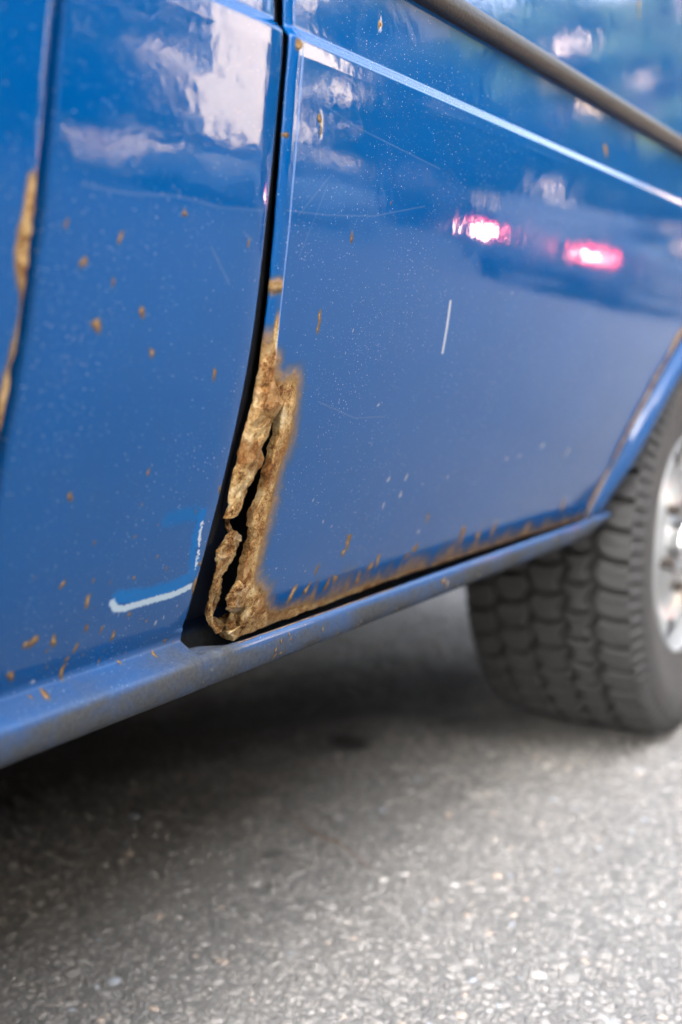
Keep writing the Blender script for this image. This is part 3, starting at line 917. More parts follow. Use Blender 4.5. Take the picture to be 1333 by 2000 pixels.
# ---- sill behind and under the panels
SILL_IN = [(.575, .470), (.570, .4300), (.562, .4100), (.548, .4045), (.532, .4060), (.519, .4100), (.5090, .4160), (.5030, .4195), (.4988, .4210), (.4962, .4200), (.4946, .4172), (.4942, .4130), (.4946, .4080), (.4958, .4028), (.4980, .3983), (.5015, .3950), (.5065, .3934), (.5150, .3926), (.56, .3926), (.62, .41)]
SMP = lambda pts: [tuple(np.array(p) - ORG) for p in pts]
SM = [(SMP([(.628, .5120, .4135), (.634, .5040, .4190), (.640, .4985, .4208)]), .0010, .0035, (.22, .26, .28), .6, .006),
      (SMP([(.634, .5100, .4150), (.644, .5030, .4195), (.652, .4985, .4208)]), .0008, .0030, (.22, .26, .28), .55, .006),
      (SMP([(.640, .4962, .4200), (.645, .4945, .4165)]), .0010, .0040, (.20, .24, .26), .5, .006)]
def sill():
    pr = spline(SILL_IN, 5)
    xs = np.concatenate([np.linspace(-.95, .55, 30), np.arange(.555, .95, .0022), np.linspace(.95, 1.49, 110), np.linspace(1.4925, 1.545, 26)])
    X = np.repeat(xs[:, None], len(pr), 1)
    # ahead of the door corner the ledge runs on level with the pillar panel's foot
    lev = np.interp(pr[:, 0], [.4962, .4998, .5042, .5085, .5122, .5160, .5300, .56, .62], [0, .0004, .0018, .0045, .0080, .0105, .0110, .006, 0]) * (np.arange(len(pr)) < 50)
    Y = np.repeat(pr[None, :, 0], len(xs), 0)
    Z = np.repeat(pr[None, :, 1], len(xs), 0) + lev[None] * (1 - sm(.636, .694, xs))[:, None]
    # closed rear end: the roll rises and draws in to the arch
    t = np.clip((X - 1.40) / .145, 0, 1)
    Z = np.where(Z < .418, Z + (.418 - Z) * t ** 2.6 * .80, Z)
    Y = np.where(Y < .53, Y + .004 * t, Y)
    P3 = np.stack([X, Y, Z], -1)
    n = fbm(P3, 40, 4)
    edge = np.abs(np.hypot(Y - .4980, Z - .4208))
    rust = np.clip(1.0 - edge / .0014 + n * .9, 0, 1) * sm(.655, .68, X) * sm(.98, .86, X) * .9
    r2 = np.random.default_rng(11)
    sp = [(x, z, q, q) for x, z, q in zip(r2.uniform(.60, 1.5, 34), r2.uniform(.398, .417, 34), r2.uniform(.0012, .0028, 34))] + [(.722, .412, .0024, .002), (.735, .4105, .0024, .002), (1.01, .412, .006, .005), (1.02, .408, .005, .005)]
    rust = np.maximum(rust, spots(X, Z, sp) * (Y < .505))
    chip = spots(X, Z, [(x, z, q, q) for x, z, q in zip(r2.uniform(.60, 1.5, 50), r2.uniform(.398, .418, 50), r2.uniform(.0008, .002, 50))], 1.) * (Y < .505)
    dirt = sm(.4185, .4085, Z) * .97 * (Y < .58) + (Y >= .58)
    patch = np.exp(-((X - .642) / .030) ** 2) * sm(.530, .50, Y) * sm(.405, .415, Z)
    dirt = np.clip(np.maximum(dirt, .62 * patch) + .30 * n * (Z < .425) + .18 * (Y > .51) + .46 + .5 * np.maximum(fbm(P3, 14, 3), 0), 0, 1)
    o = grid('sill', P3, paint('blue_paint_sill', marks=SM), attrs={'rust': rust, 'chip': chip, 'dirt': dirt}, **V)
    o['label'] = 'dusty blue rolled sill below the side panels'
    # end cap of the roll
    return o
sill()

# ---- wheel arch lip
def arch_lip(name, xc, phi0, phi1, mat, face=-1):
    sec = [(RA + .006, .018), (RA + .003, .009), (RA - .001, .0085), (RA - .007, .0085), (RA - .010, .0070), (RA - .0125, .000), (RA - .016, -.010), (RA - .021, -.0155), (RA - .028, -.0180), (RL, -.0180), (RL - .002, -.0155), (RL - .0015, -.010), (RL + .002, .012), (RL + .010, .05)]
    sp = spline(sec, 4)
    ph = np.linspace(phi0, phi1, 160)
    r = sp[None, :, 0]
    X = xc + face * r * np.cos(ph)[:, None]
    Z = ZW + r * np.sin(ph)[:, None]
    fade = (.45 + .55 * sm(phi0, phi0 + .25, ph))[:, None]
    Y = prof(np.maximum(Z, .40)) + sp[None, :, 1] * np.where(sp[None, :, 1] < 0, fade, 1)
    P = np.stack([X, Y, Z], -1)
    n = fbm(P, 30, 4)
    rust = np.clip(.80 - np.abs(r - (RA - .004)) / .006 + n * 1.4, 0, 1) * (Z < .70)
    rust = np.maximum(rust, np.clip(.6 - np.abs(r - RL) / .004 + n, 0, 1) * (Z < .46))
    dirt = np.clip(sm(.435, .41, Z) * .4 + .34 + n * .35, 0, 1)
    return grid(name, P, mat, attrs={'rust': rust, 'chip': 0 * rust, 'dirt': dirt}, flip=(face > 0), **V)
lip = arch_lip('wheel_arch_lip', XC, R(13.0), R(172), M_PAINT)
lip['label'] = 'flared blue lip of the rear wheel arch with a rusty seam'

# ---- rubber moulding
def moulding():
    sec = [(0.002, .9030), (-.005, .9034), (-.0085, .9055), (-.0100, .9095), (-.0103, .9135), (-.0098, .9180), (-.0080, .9212), (-.005, .9228), (.002, .9232)]
    sp = spline(sec, 4)
    xs = np.concatenate([np.linspace(.648, 2.56, 120)])
    Y = prof(sp[:, 1])[None] + sp[None, :, 0] + 0 * xs[:, None]
    P = np.stack([np.repeat(xs[:, None], len(sp), 1), Y, np.repeat(sp[None, :, 1], len(xs), 0)], -1)
    o = grid('side_moulding', P, M_RUBBER, flip=True, **V)
    o['label'] = 'dark grey rubber moulding along the rear side panel'
    xs = np.linspace(-.72, .40, 30)
    P = np.stack([np.repeat(xs[:, None], len(sp), 1), prof(sp[:, 1])[None] + sp[None, :, 0] - .003 + 0 * xs[:, None], np.repeat(sp[None, :, 1], len(xs), 0)], -1)
    grid('side_moulding', P, M_RUBBER, flip=True, **V)
moulding()

# ---- jamb behind the gaps
def jambs():
    z = zrows((.43, 1.19, .02))
    for x0, x1, nm in ((.60, .78, 'door_jamb'), (.37, .47, 'door_jamb')):
        xs = np.linspace(x0, x1, 8)
        X, Z = np.meshgrid(xs, z)
        Y = prof(Z) + .048 + .012 * np.cos((X - x0) / (x1 - x0) * 6.28)
        grid(nm, np.stack([X, Y, Z], -1), M_DARK, **V)
    # inner return of the wheel arch side so that no light comes through the crack
    X, Z = np.meshgrid(np.linspace(.5, 1.42, 8), z)
    grid('inner_panel', np.stack([X, prof(Z) + .085, Z], -1), M_DARK, **V)
jambs()

# ---- black rubber seal deep in the gaps
def seals():
    t = np.linspace(0, 1, 9)
    for zlo, L, Rr, dep in ((.50, PILLAR_EDGE, GAP_RIGHT, .011),):
        z = zrows((zlo, 1.19, .004))
        l = curve_x(L)(z) - .002
        r = curve_x(Rr)(z) + .010 if Rr else l + .010
        X = l[:, None] + t[None] * (r - l)[:, None]
        Z = np.repeat(z[:, None], 9, 1)
        Y = prof(Z) + dep + .003 * np.cos(t * 6.283)[None]
        grid('door_seal', np.stack([X, Y, Z], -1), M_SEAL, **V)
seals()

# ---- wheels
def tread_h(th, w, N=44):
    """depth of the tread grooves below the crown, metres; w runs -1 (inner) .. 1 (outer)"""
    p = th * N / (2 * math.pi)
    g = np.zeros_like(p)
    def groove(d, wd, dep):
        return dep * (1 - sm(wd * .55, wd * 1.05, np.abs(d)))
    zig = lambda ph: .030 * np.sin(2 * math.pi * (p + ph))
    lines = [(-.60, .0), (-.18, .5), (.22, .25), (.55, .7)]
    edges = [w - (c + zig(f)) for c, f in lines]
    for e in edges:
        g = np.maximum(g, groove(e, .058, .0125))
    # cross grooves: every row of blocks has its own bend and offset
    rows = [(-1.2, -.60, .15, .35), (-.60, -.18, .65, -.30), (-.18, .22, .05, .30), (.22, .55, .5, -.32), (.55, 1.2, .3, .42)]
    for i, (a, b, f, bend) in enumerate(rows):
        lo = edges[i - 1] > 0 if i > 0 else np.ones_like(g, bool)
        hi = edges[i] < 0 if i < 4 else np.ones_like(g, bool)
        c = np.clip((w - a) / (b - a), 0, 1)
        q = p + f + bend * (c * 2 - 1) ** 2 * (1 if i % 2 == 0 else -1) * .6
        d = q - np.round(q)
        gg = groove(d, .125, .0110)
        g = np.where(lo & hi, np.maximum(g, gg), g)
        d2 = q * 1. + .5 - np.round(q + .5)                  # sipes
        g = np.where(lo & hi, np.maximum(g, groove(d2, .018, .0025)), g)
    return g

def tyre_mesh(name, nt, mat, parent, detail=True):
    """axis along y, outer face at -y; outer shoulder plane at y = 0, inner at y = .25"""
    Rr, W = RW, .285
    pts = [(.177, .030), (.184, .018), (.200, .012), (.235, .002), (.262, -.004), (.283, -.003), (.298, .001), (.309, .006), (.3165, .014)]
    outer = spline(pts, 4)
    nw = 96 if detail else 14
    ws = np.linspace(-.95, .95, nw)[::-1]              # from outer to inner
    yc = W / 2
    ty = yc - ws * (W / 2 - .006)
    tr = Rr - .0085 * np.abs(ws) ** 3.2
    inner = outer[::-1].copy()
    rr = np.concatenate([outer[:, 0], tr, inner[:, 0]])
    yy = np.concatenate([outer[:, 1], ty, W - inner[:, 1]])
    wv = np.concatenate([np.full(len(outer), 2.), ws, np.full(len(outer), -2.)])
    th = np.linspace(0, 2 * math.pi, nt, endpoint=False)
    T, Wg = np.meshgrid(th, wv, indexing='ij')
    rad = np.repeat(rr[None], nt, 0)
    Yg = np.repeat(yy[None], nt, 0)
    dust = np.full(T.shape, .35)
    if detail:
        g = tread_h(T, Wg)
        on = np.abs(Wg) < 1.5
        rad = np.where(on, rad - g, rad)
        dust = np.where(on, np.where(g > .003, .0, .70), .50)
        # lugs running over the shoulder
        sh = (rad > .296) & ~on
        p = T * 44 * 2 / (2 * math.pi)
        lug = 1 - sm(.12, .3, np.abs(p - np.round(p)))
        rad = np.where(sh, rad - .0030 * lug, rad)
        Yg = np.where(sh & (Wg > 0), Yg + .0030 * lug, Yg)
    flat = rad * np.cos(T)
    P = np.stack([rad * np.sin(T), Yg, np.maximum(-flat, -RW + .003)], -1)
    return grid(name, P, mat, parent, wrap_v=True, attrs={'dust': dust})

def rim_mesh(parent):
    """stamped steel wheel: rolled lip, dished disc with vent holes, hub"""
    lip = spline([(.178, .046), (.1825, .026), (.1835, .018), (.1815, .014), (.179, .017), (.177, .026), (.175, .045), (.172, .075), (.168, .085)], 4)
    nt = 96
    th = np.linspace(0, 2 * math.pi, nt, endpoint=False)
    def lathe(pr, nt=nt, th=th):
        r, y = pr[:, 0][:, None], pr[:, 1][:, None]
        return np.stack([r * np.sin(th), y + 0 * th, -r * np.cos(th)], -1)
    P1 = lathe(lip)
    f1 = gfaces(len(lip), nt, wrap_u=True)
    disc = spline([(.173, .068), (.169, .050), (.163, .042), (.155, .037), (.146, .034), (.134, .035), (.124, .039), (.112, .044), (.098, .043), (.086, .036), (.072, .030), (.058, .030), (.050, .034)], 4)
    P2 = lathe(disc)
    nr = len(disc)
    f2 = gfaces(nr, nt, wrap_u=True)
    rm = (disc[f2[:, 0] // nt, 0] + disc[f2[:, 2] // nt, 0]) / 2
    tm = th[f2[:, 0] % nt] + math.pi / nt
    k = 10
    dt = (tm * k / (2 * math.pi) + .5) % 1 - .5
    hole = (((rm - .146) / .0150) ** 2 + (dt * 2 * math.pi / k * .150 / .021) ** 2) < 1
    f2 = f2[~hole]
    V0 = np.concatenate([P1.reshape(-1, 3), P2.reshape(-1, 3)])
    F0 = np.concatenate([f1, f2 + len(P1.reshape(-1, 3))])
    mesh('rim', V0, F0, M_RIM, parent)
    cap = spline([(.052, .034), (.052, .012), (.048, .004), (.038, .000), (.02, -.002), (.0005, -.0025)], 4)
    grid('hub_cap', lathe(cap), M_CHROME, parent, wrap_u=True)
    drum = spline([(.178, .11), (.16, .10), (.10, .095), (.02, .09)], 3)
    grid('brake_drum', lathe(drum), M_STEEL, parent, wrap_u=True)
    for j in range(5):
        a = 2 * math.pi * j / 5
        v, f = tube([(.075 * math.sin(a), .036, -.075 * math.cos(a)), (.075 * math.sin(a), .014, -.075 * math.cos(a))], .0105, 6)
        mesh('wheel_nut', v, f, M_STEEL, parent, False)

def wheel(xc, y, mirror, detail):
    o = bpy.data.objects.new('wheel', None)
    link(o, van)
    o.location = Vector((xc, y, RW)) - Vector(ORG)
    if mirror:
        o.rotation_euler = (0, 0, math.pi)
    tyre_mesh('tyre', 1500 if detail else 96, M_TYRE, o, detail)
    rim_mesh(o)
    return o
YT = .473
w0 = wheel(XC, YT, False, True)
w0['label'] = 'rear wheel with chunky dusty tread and silver rim'
wheel(-1.33, YT, False, False)
wheel(XC, 2.24, True, False)
wheel(-1.33, 2.24, True, False)

# ---- wheel wells, floor
def well(xc):
    ph = np.linspace(R(17), R(192), 50)
    ys = np.linspace(.535, .92, 6)
    A, Yy = np.meshgrid(ph, ys, indexing='ij')
    P = np.stack([xc - (RA + .01) * np.cos(A), Yy, ZW + (RA + .01) * np.sin(A)], -1)
    grid('wheel_well', P, M_UNDER, **V)
well(XC)
well(-1.33)
for x0, x1, y0, y1 in ((-.88, 1.47, .60, 2.12), (1.47, 2.55, .92, 1.78), (-2.3, -.88, .92, 1.78)):
    box('floor_pan', x0, x1, y0, y1, .425, .455, M_UNDER, van, .004, ORG)
box('chassis_rail', -2.0, 2.3, .96, 1.04, .36, .425, M_UNDER, van, .006, ORG)
box('chassis_rail', -2.0, 2.3, 1.66, 1.74, .36, .425, M_UNDER, van, .006, ORG)
V0, F0 = box_vf(-.35, 1.22, .86, 1.62, .262, .424, .035)
mesh('light_block_tank', V0, F0, M_UNDER, van, False, None, ORG)  # hidden tank added low down to darken the ground beneath
ex = tube([(-.9, 1.80, .34), (.4, 1.82, .33), (1.1, 1.80, .33), (1.5, 1.86, .37), (2.5, 1.9, .36)], [.028] * 5, 10)
mesh('exhaust_pipe', ex[0], ex[1], M_STEEL, van, True, None, ORG)
ax = tube([(XC, .66, RW), (XC, 1.25, RW), (XC, 1.30, RW), (XC, 1.40, RW), (XC, 1.46, RW), (XC, 2.05, RW)], [.035, .035, .10, .11, .035, .035], 14)
mesh('rear_axle', ax[0], ax[1], M_UNDER, van, True, None, ORG)

# ---- upper body, far side and ends
def shell():
    ring = spline([(.4320, 1.185), (.452, 1.30), (.492, 1.55), (.545, 1.82), (.60, 1.93), (.72, 1.995), (1.0, 2.035), (1.35, 2.045), (1.70, 2.035), (1.98, 1.995), (2.10, 1.93), (2.155, 1.82), (2.208, 1.55), (2.248, 1.30), (2.268, 1.1), (2.270, .83), (2.25, .65), (2.205, .50), (2.18, .42), (2.12, .415)], 3)
    st = [(-2.34, .0), (-2.30, .18), (-2.18, .45), (-1.95, .72), (-1.55, .97), (-1.25, 1.0), (0, 1.0), (2.3, 1.0), (2.48, .985), (2.56, .96), (2.585, .93)]
    P = []
    for x, k in st:
        q = ring.copy()
        hood = np.clip(k, 0, 1)
        if x < -1.2:                                   # bonnet and windscreen slope down to the nose
            top = .95 + 1.095 * sm(0, 1, hood) ** 1.2
            q[:, 1] = np.minimum(q[:, 1], np.maximum(top, 1.0)) if x > -2.2 else np.minimum(q[:, 1], 1.0)
            q[:, 0] = 1.35 + (q[:, 0] - 1.35) * (.86 + .14 * sm(-2.34, -1.6, x))
        if x > 2.3:
            q[:, 0] = 1.35 + (q[:, 0] - 1.35) * k
            q[:, 1] = np.where(q[:, 1] > 1.2, q[:, 1] - (1 - k) * .5, q[:, 1])
        P.append(np.stack([np.full(len(q), x), q[:, 0], q[:, 1]], 1))
    P = np.array(P)
    o = grid('body_shell', P, M_PAINT, flip=True, **V)
    # rear face and nose
    n = len(ring)
    for i, nm in ((len(st) - 1, 'tailgate'), (0, 'nose_panel')):
        loop = [tuple(p) for p in P[i]] + [(P[i][0][0], .52, .43)]
        mesh(nm, loop, [list(range(len(loop)))[::(1 if i else -1)]], M_PAINT, van, False, None, ORG)
    return o
sh = shell()
def near_fender():
    z = ZR[::4]
    out = []
    for x0, x1, sgn in ((-.77, -1.33, 1), (-1.33, -2.25, -1)):
        r = np.sqrt(np.maximum(RA ** 2 - (z - ZW) ** 2, 0)) * (z < ZW + RA)
        xa = np.full(len(z), x0) if sgn > 0 else -1.33 - r
        xb = -1.33 + r if sgn > 0 else np.full(len(z), x1)
        s = np.linspace(0, 1, 24)
        X = xa[:, None] + s[None] * (xb - xa)[:, None]
        Z = np.repeat(z[:, None], 24, 1)
        Y = prof(Z) + .12 * sm(-1.7, -2.3, X) ** 2
        grid('front_fender', np.stack([X, Y, Z], -1), M_PAINT, flip=True, **V)
near_fender()
arch_lip('wheel_arch_lip', -1.33, R(13), R(172), M_PAINT)
def pane(name, x0, x1, z0, z1, parent):
    """side window glass set just proud of the leaning upper body, with a rubber frame"""
    yy = lambda z: np.interp(z, [1.185, 1.30, 1.55, 1.82], [.4320, .452, .492, .545]) - .006
    xs, zs = np.linspace(x0, x1, 10), np.linspace(z0, z1, 8)
    X, Z = np.meshgrid(xs, zs)
    o = grid(name, np.stack([X, yy(Z), Z], -1), M_GLASS, parent, off=ORG)
    loop = [(x0, z0), (x1, z0), (x1, z1), (x0, z1), (x0, z0)]
    v, f = tube([(x, float(yy(z)) + .002, z) for x, z in resample(loop, 60)], .012, 6)
    mesh('window_seal', v, f, M_RUBBER, o, True, None, ORG)
pane('side_window', -.70, .38, 1.25, 1.72, van)
pane('side_window', .66, 1.60, 1.25, 1.72, van)
pane('side_window', 1.68, 2.42, 1.25, 1.72, van)
for yy in (.56, 2.06):
    box('tail_light', 2.555, 2.60, yy - .05, yy + .05, .75, 1.05, simple('red_lens_van', (.35, .01, .012), .15), van, .01, ORG)
v, f = box_vf(2.56, 2.68, .50, 2.2, .46, .60, .03)
mesh('rear_bumper', v, f, M_RUBBER, van, False, None, ORG)

# ------------------------------------------------------------------ the street around (shows in the paint, apart from the added light blockers)
M_PAVE = simple('pavement_concrete', (.30, .29, .275), .85, .15, 3, bump=.002, bscale=40)
M_KERB = simple('kerb_stone', (.34, .33, .31), .8, .15, 6, bump=.002, bscale=40)
def slab(name, x0, x1, y0, y1, z0, z1, mat, b=.01):
    return tag(box(name, x0, x1, y0, y1, z0, z1, mat, None, b), kind='structure')
slab('pavement', -60, 70, -40, -10.62, -.2, .125, M_PAVE)
slab('kerb', -60, 70, -10.6, -10.42, -.2, .14, M_KERB)
slab('pavement', -60, 70, 3.42, 30, -.2, .125, M_PAVE)
slab('kerb', -60, 70, 3.22, 3.40, -.2, .14, M_KERB)
gw = empty('light_block_wall', (4, 3.7, .1), 0, 'long grey wall with a coping, added beyond the van to block low light', 'wall')  # unseen wall, added to stop low light getting under the van
box('wall_body', -40, 48, 3.55, 3.85, .1, 2.3, simple('grey_wall_render', (.055, .05, .045), .9, .2, 2.), gw, .01, (4, 3.7, .1))
for k in range(22):
    box('coping', -40 + k * 4 + .01, -36 + k * 4 - .01, 3.48, 3.92, 2.303, 2.39, M_KERB, gw, .01, (4, 3.7, .1))

M_CREAM = simple('cream_render', (.86, .72, .54), .9, .06, 1.5)
M_PINK = simple('pale_pink_render', (.78, .62, .53), .9, .06, 1.5)
M_GREYR = simple('grey_render', (.32, .31, .30), .9, .08, 1.5)
M_ROOF = simple('dark_roof_tiles', (.10, .055, .04), .85, .2, 6)
M_FRAME = simple('white_window_frame', (.75, .75, .73), .5, .04, 6)
M_PANE = simple('window_pane', (.03, .036, .04), .06, .2, 3)
M_WOOD = simple('brown_door_wood', (.13, .065, .035), .6, .2, 6)

def building(name, x0, x1, y0, y1, h, wall, label, nwx, nwy, floors, faces=('-x', '+y'), door=True):
    o = empty(name, ((x0 + x1) / 2, (y0 + y1) / 2, 0), 0, label, 'building')
    of = (*o.location,)
    box('wall', x0, x1, y0, y1, -.1, h, wall, o, 0, of)
    e = .35
    rv = [(x0 - e, y0 - e, h), (x1 + e, y0 - e, h), (x1 + e, y1 + e, h), (x0 - e, y1 + e, h), ((x0 + x1) / 2, (y0 + y1) / 2 - (y1 - y0) * .2, h + 2.2), ((x0 + x1) / 2, (y0 + y1) / 2 + (y1 - y0) * .2, h + 2.2)]
    mesh('roof', rv, [(0, 1, 4), (1, 2, 5, 4), (2, 3, 5), (3, 0, 4, 5), (3, 2, 1, 0)], M_ROOF, o, False, None, of)
    fh = h / floors
    for f in faces:
        n = nwy if f == '-x' else nwx
        a0, a1 = (y0, y1) if f == '-x' else (x0, x1)
        for i in range(n):
            c = a0 + (i + .5) * (a1 - a0) / n
            for k in range(floors):
                zb = k * fh + fh * .32
                ww, wh = .55, fh * .48
                isdoor = door and k == 0 and i == n // 2
                if isdoor:
                    zb, wh = 0., 2.15
                def pl(nm, u0, u1, z0, z1, d0, d1, m, par):
                    if f == '-x':
                        return box(nm, x0 - d1, x0 - d0, u0, u1, z0, z1, m, par, 0, of)
                    return box(nm, u0, u1, y1 + d0, y1 + d1, z0, z1, m, par, 0, of)
                if isdoor:
                    pl('door', c - ww, c + ww, zb, zb + wh, .003, .05, M_WOOD, o)
                    continue
                w = pl('window', c - ww, c + ww, zb, zb + wh, .003, .03, M_PANE, o)
                for u0, u1, z0, z1 in ((c - ww - .06, c - ww, zb - .06, zb + wh + .06), (c + ww, c + ww + .06, zb - .06, zb + wh + .06), (c - ww, c + ww, zb + wh, zb + wh + .06), (c - .03, c + .03, zb, zb + wh)):
                    pl('frame', u0, u1, z0, z1, .003, .06, M_FRAME, w)
                pl('sill', c - ww - .1, c + ww + .1, zb - .12, zb - .06, .003, .14, M_FRAME, w)
    return o
building('cream_house', 26, 34, -33, -15.2, 11.0, M_CREAM, 'cream rendered house facing up the street, reflected in the pillar panel', 3, 5, 3)
building('pink_apartment_block', 54, 64, -34, -3, 17., M_PINK, 'tall pale pink apartment block closing the street beyond the trees', 3, 8, 5)
building('grey_shade_block', -30, -12, -24, -12, 26., M_GREYR, 'tall unseen grey block added to cast shade over the parked van', 7, 5, 5, faces=('+y',))  # unseen tower, added to keep the sun off the van
building('brown_shade_block', -8.0, 15.0, -30, -14.6, 13.6, simple('brown_render', (.30, .24, .19), .9, .08, 1.5), 'long brown block added behind the far pavement to shade the street', 6, 4, 4, faces=('+y',))  # added to shade the street and cut off the low sky

# ---- trees along the far pavement
def make_leaf(name, c):
    t = NT(name)
    s = t.attr('shade')
    col = t.crgb(s, [(0., tuple(q * .55 for q in c)), (.6, c), (1., (c[0] * 1.6, c[1] * 1.35, c[2] * .9))])
    t.set(Base_Color=col, Roughness=.6)
    t.b.inputs['Transmission Weight'].default_value = 0
    return t.m
M_LEAF = make_leaf('tree_leaves', (.045, .095, .024))
M_LEAF2 = make_leaf('dark_leaves', (.022, .048, .016))
M_BARK = simple('bark', (.085, .068, .052), .9, .35, 14, bump=.02, bscale=30)

def leaves(name, cents, per, size, mat, parent, seed, off):
    g = np.random.default_rng(seed)
    pos = []
    for (cx, cy, cz, r) in cents:
        v = g.normal(size=(per, 3))
        v /= np.linalg.norm(v, axis=1)[:, None]
        rad = r * g.random(per) ** .45
        pos.append(np.array((cx, cy, cz)) + v * rad[:, None] * np.array((1, 1, .8)))
    pos = np.concatenate(pos)
    n = len(pos)
    a = g.normal(size=(n, 3)); a /= np.linalg.norm(a, axis=1)[:, None]
    b = np.cross(a, g.normal(size=(n, 3))); b /= np.linalg.norm(b, axis=1)[:, None]
    s = size * g.uniform(.6, 1.3, n)[:, None]
    P = np.stack([pos - a * s, pos + b * s * .55, pos + a * s, pos - b * s * .55], 1)
    F = np.arange(n * 4).reshape(-1, 4)
    return mesh(name, P, F, mat, parent, False, {'shade': np.repeat(g.random(n), 4)}, off)

def tree(x, y, h, cr, zc, label, seed, mat=M_LEAF, clumps=26, per=230, group='street trees'):
    g = np.random.default_rng(seed)
    o = empty('street_tree', (x, y, .1), 0, label, 'tree', group)
    of = (x, y, .1)
    top = h - cr * .6
    tr = tube([(x, y, .05), (x + .03, y, .5), (x + g.uniform(-.1, .1), y + .05, zc * .55), (x + g.uniform(-.2, .2), y, zc), (x + g.uniform(-.3, .3), y, top)], [.24, .17, .14, .10, .03], 9)
    parts = [tr]
    cents = []
    for i in range(clumps):
        v = g.normal(size=3)
        v /= np.linalg.norm(v)
        q = g.random() ** .4
        hz = (h - zc * .75) / 2
        c = (x + v[0] * q * cr, y + v[1] * q * cr, zc * .75 + hz + v[2] * q * (hz - .5))
        cents.append((*c, g.uniform(.55, 1.05)))
        if i % 2 == 0:
            parts.append(tube([(x, y, min(c[2] * .7, top)), ((x + c[0]) / 2, (y + c[1]) / 2, c[2] * .88), c], [.05, .035, .012], 6))
    mv, mf = merge(parts)
    mesh('trunk', mv, mf, M_BARK, o, True, None, of)
    leaves('crown', cents, per, .17, mat, o, seed, of)
    return o
tree(8.6, -12.2, 9.0, 3.0, 1.5, 'street tree with a broad crown, nearest on the far pavement', 21)
tree(11.7, -12.2, 8.6, 2.3, 1.5, 'street tree standing left of the cream house front', 22, clumps=34)
tree(23.9, -12.4, 9.8, 3.2, 1.5, 'bushy street tree standing right of the cream house front', 23, clumps=36)
tree(27.6, -11.9, 10.5, 3.3, 1.5, 'tall street tree second beyond the cream house gap', 24, clumps=36)
tree(34.0, -12.0, 12.5, 3.6, 1.6, 'street tree in the middle of the far row', 25, clumps=46, per=330)
tree(40.0, -11.0, 14.5, 4.2, 1.6, 'high street tree last in the far row', 26, clumps=52, per=380)
tree(44.0, -6.0, 16.0, 4.5, 1.6, 'high dark tree standing before the pink apartment block', 27, M_LEAF2, clumps=64, per=420)
tree(46.0, 1.5, 16.5, 4.6, 1.6, 'high dark tree at the end of the street', 28, M_LEAF2, clumps=64, per=420)
tree(49.0, -14.0, 17.0, 4.6, 1.6, 'high dark tree at the corner of the pink apartment block', 29, M_LEAF2, clumps=64, per=420)

tree(13.9, -13.2, 3.7, 1.4, .7, 'low round bush standing before the cream house', 30, M_LEAF2, clumps=22, group='street bushes')

def hedge(x0, x1, y, h, label, seed):
    g = np.random.default_rng(seed)
    o = empty('hedge', ((x0 + x1) / 2, y, .12), 0, label, 'hedge')
    n = int((x1 - x0) * 5)
    cents = [(x, y + g.uniform(-.2, .2), g.uniform(.35, h - .3), .42) for x in np.linspace(x0, x1, n)] * 2
    leaves('foliage', cents, 110, .07, M_LEAF2, o, seed, tuple(o.location))
    tw = merge([tube([(x, y, .1), (x + .05, y, h * .8)], [.03, .01], 5) for x in np.linspace(x0 + .2, x1 - .2, int((x1 - x0) * 1.2))])
    mesh('stems', tw[0], tw[1], M_BARK, o, True, None, tuple(o.location))
hedge(19.5, 44, -13.6, 1.9, 'long dark clipped hedge behind the street trees', 31)
hedge(4, 14.6, -14.2, 1.5, 'low dark hedge behind the nearest street tree', 32)

# ---- parked cars (seen as reflections, except the black one added to block light)
M_RED = None
def lamp(name, col, strength, lens):
    t = NT(name)
    t.set(Base_Color=lens, Roughness=.12)
    t.b.inputs['Emission Color'].default_value = tuple(col) + (1,)
    t.b.inputs['Emission Strength'].default_value = strength
    return t.m
M_LENS_RED = lamp('lit_red_lens', (1, .03, .05), 1.9, (.5, .01, .012))
M_BULB = lamp('lit_bulb', (1, .82, .74), 6, (.9, .8, .75))
M_LENS_OFF = simple('clear_lens', (.6, .62, .63), .12, .05, 5)
M_PLATE = simple('number_plate', (.16, .15, .12), .5, .03, 9)

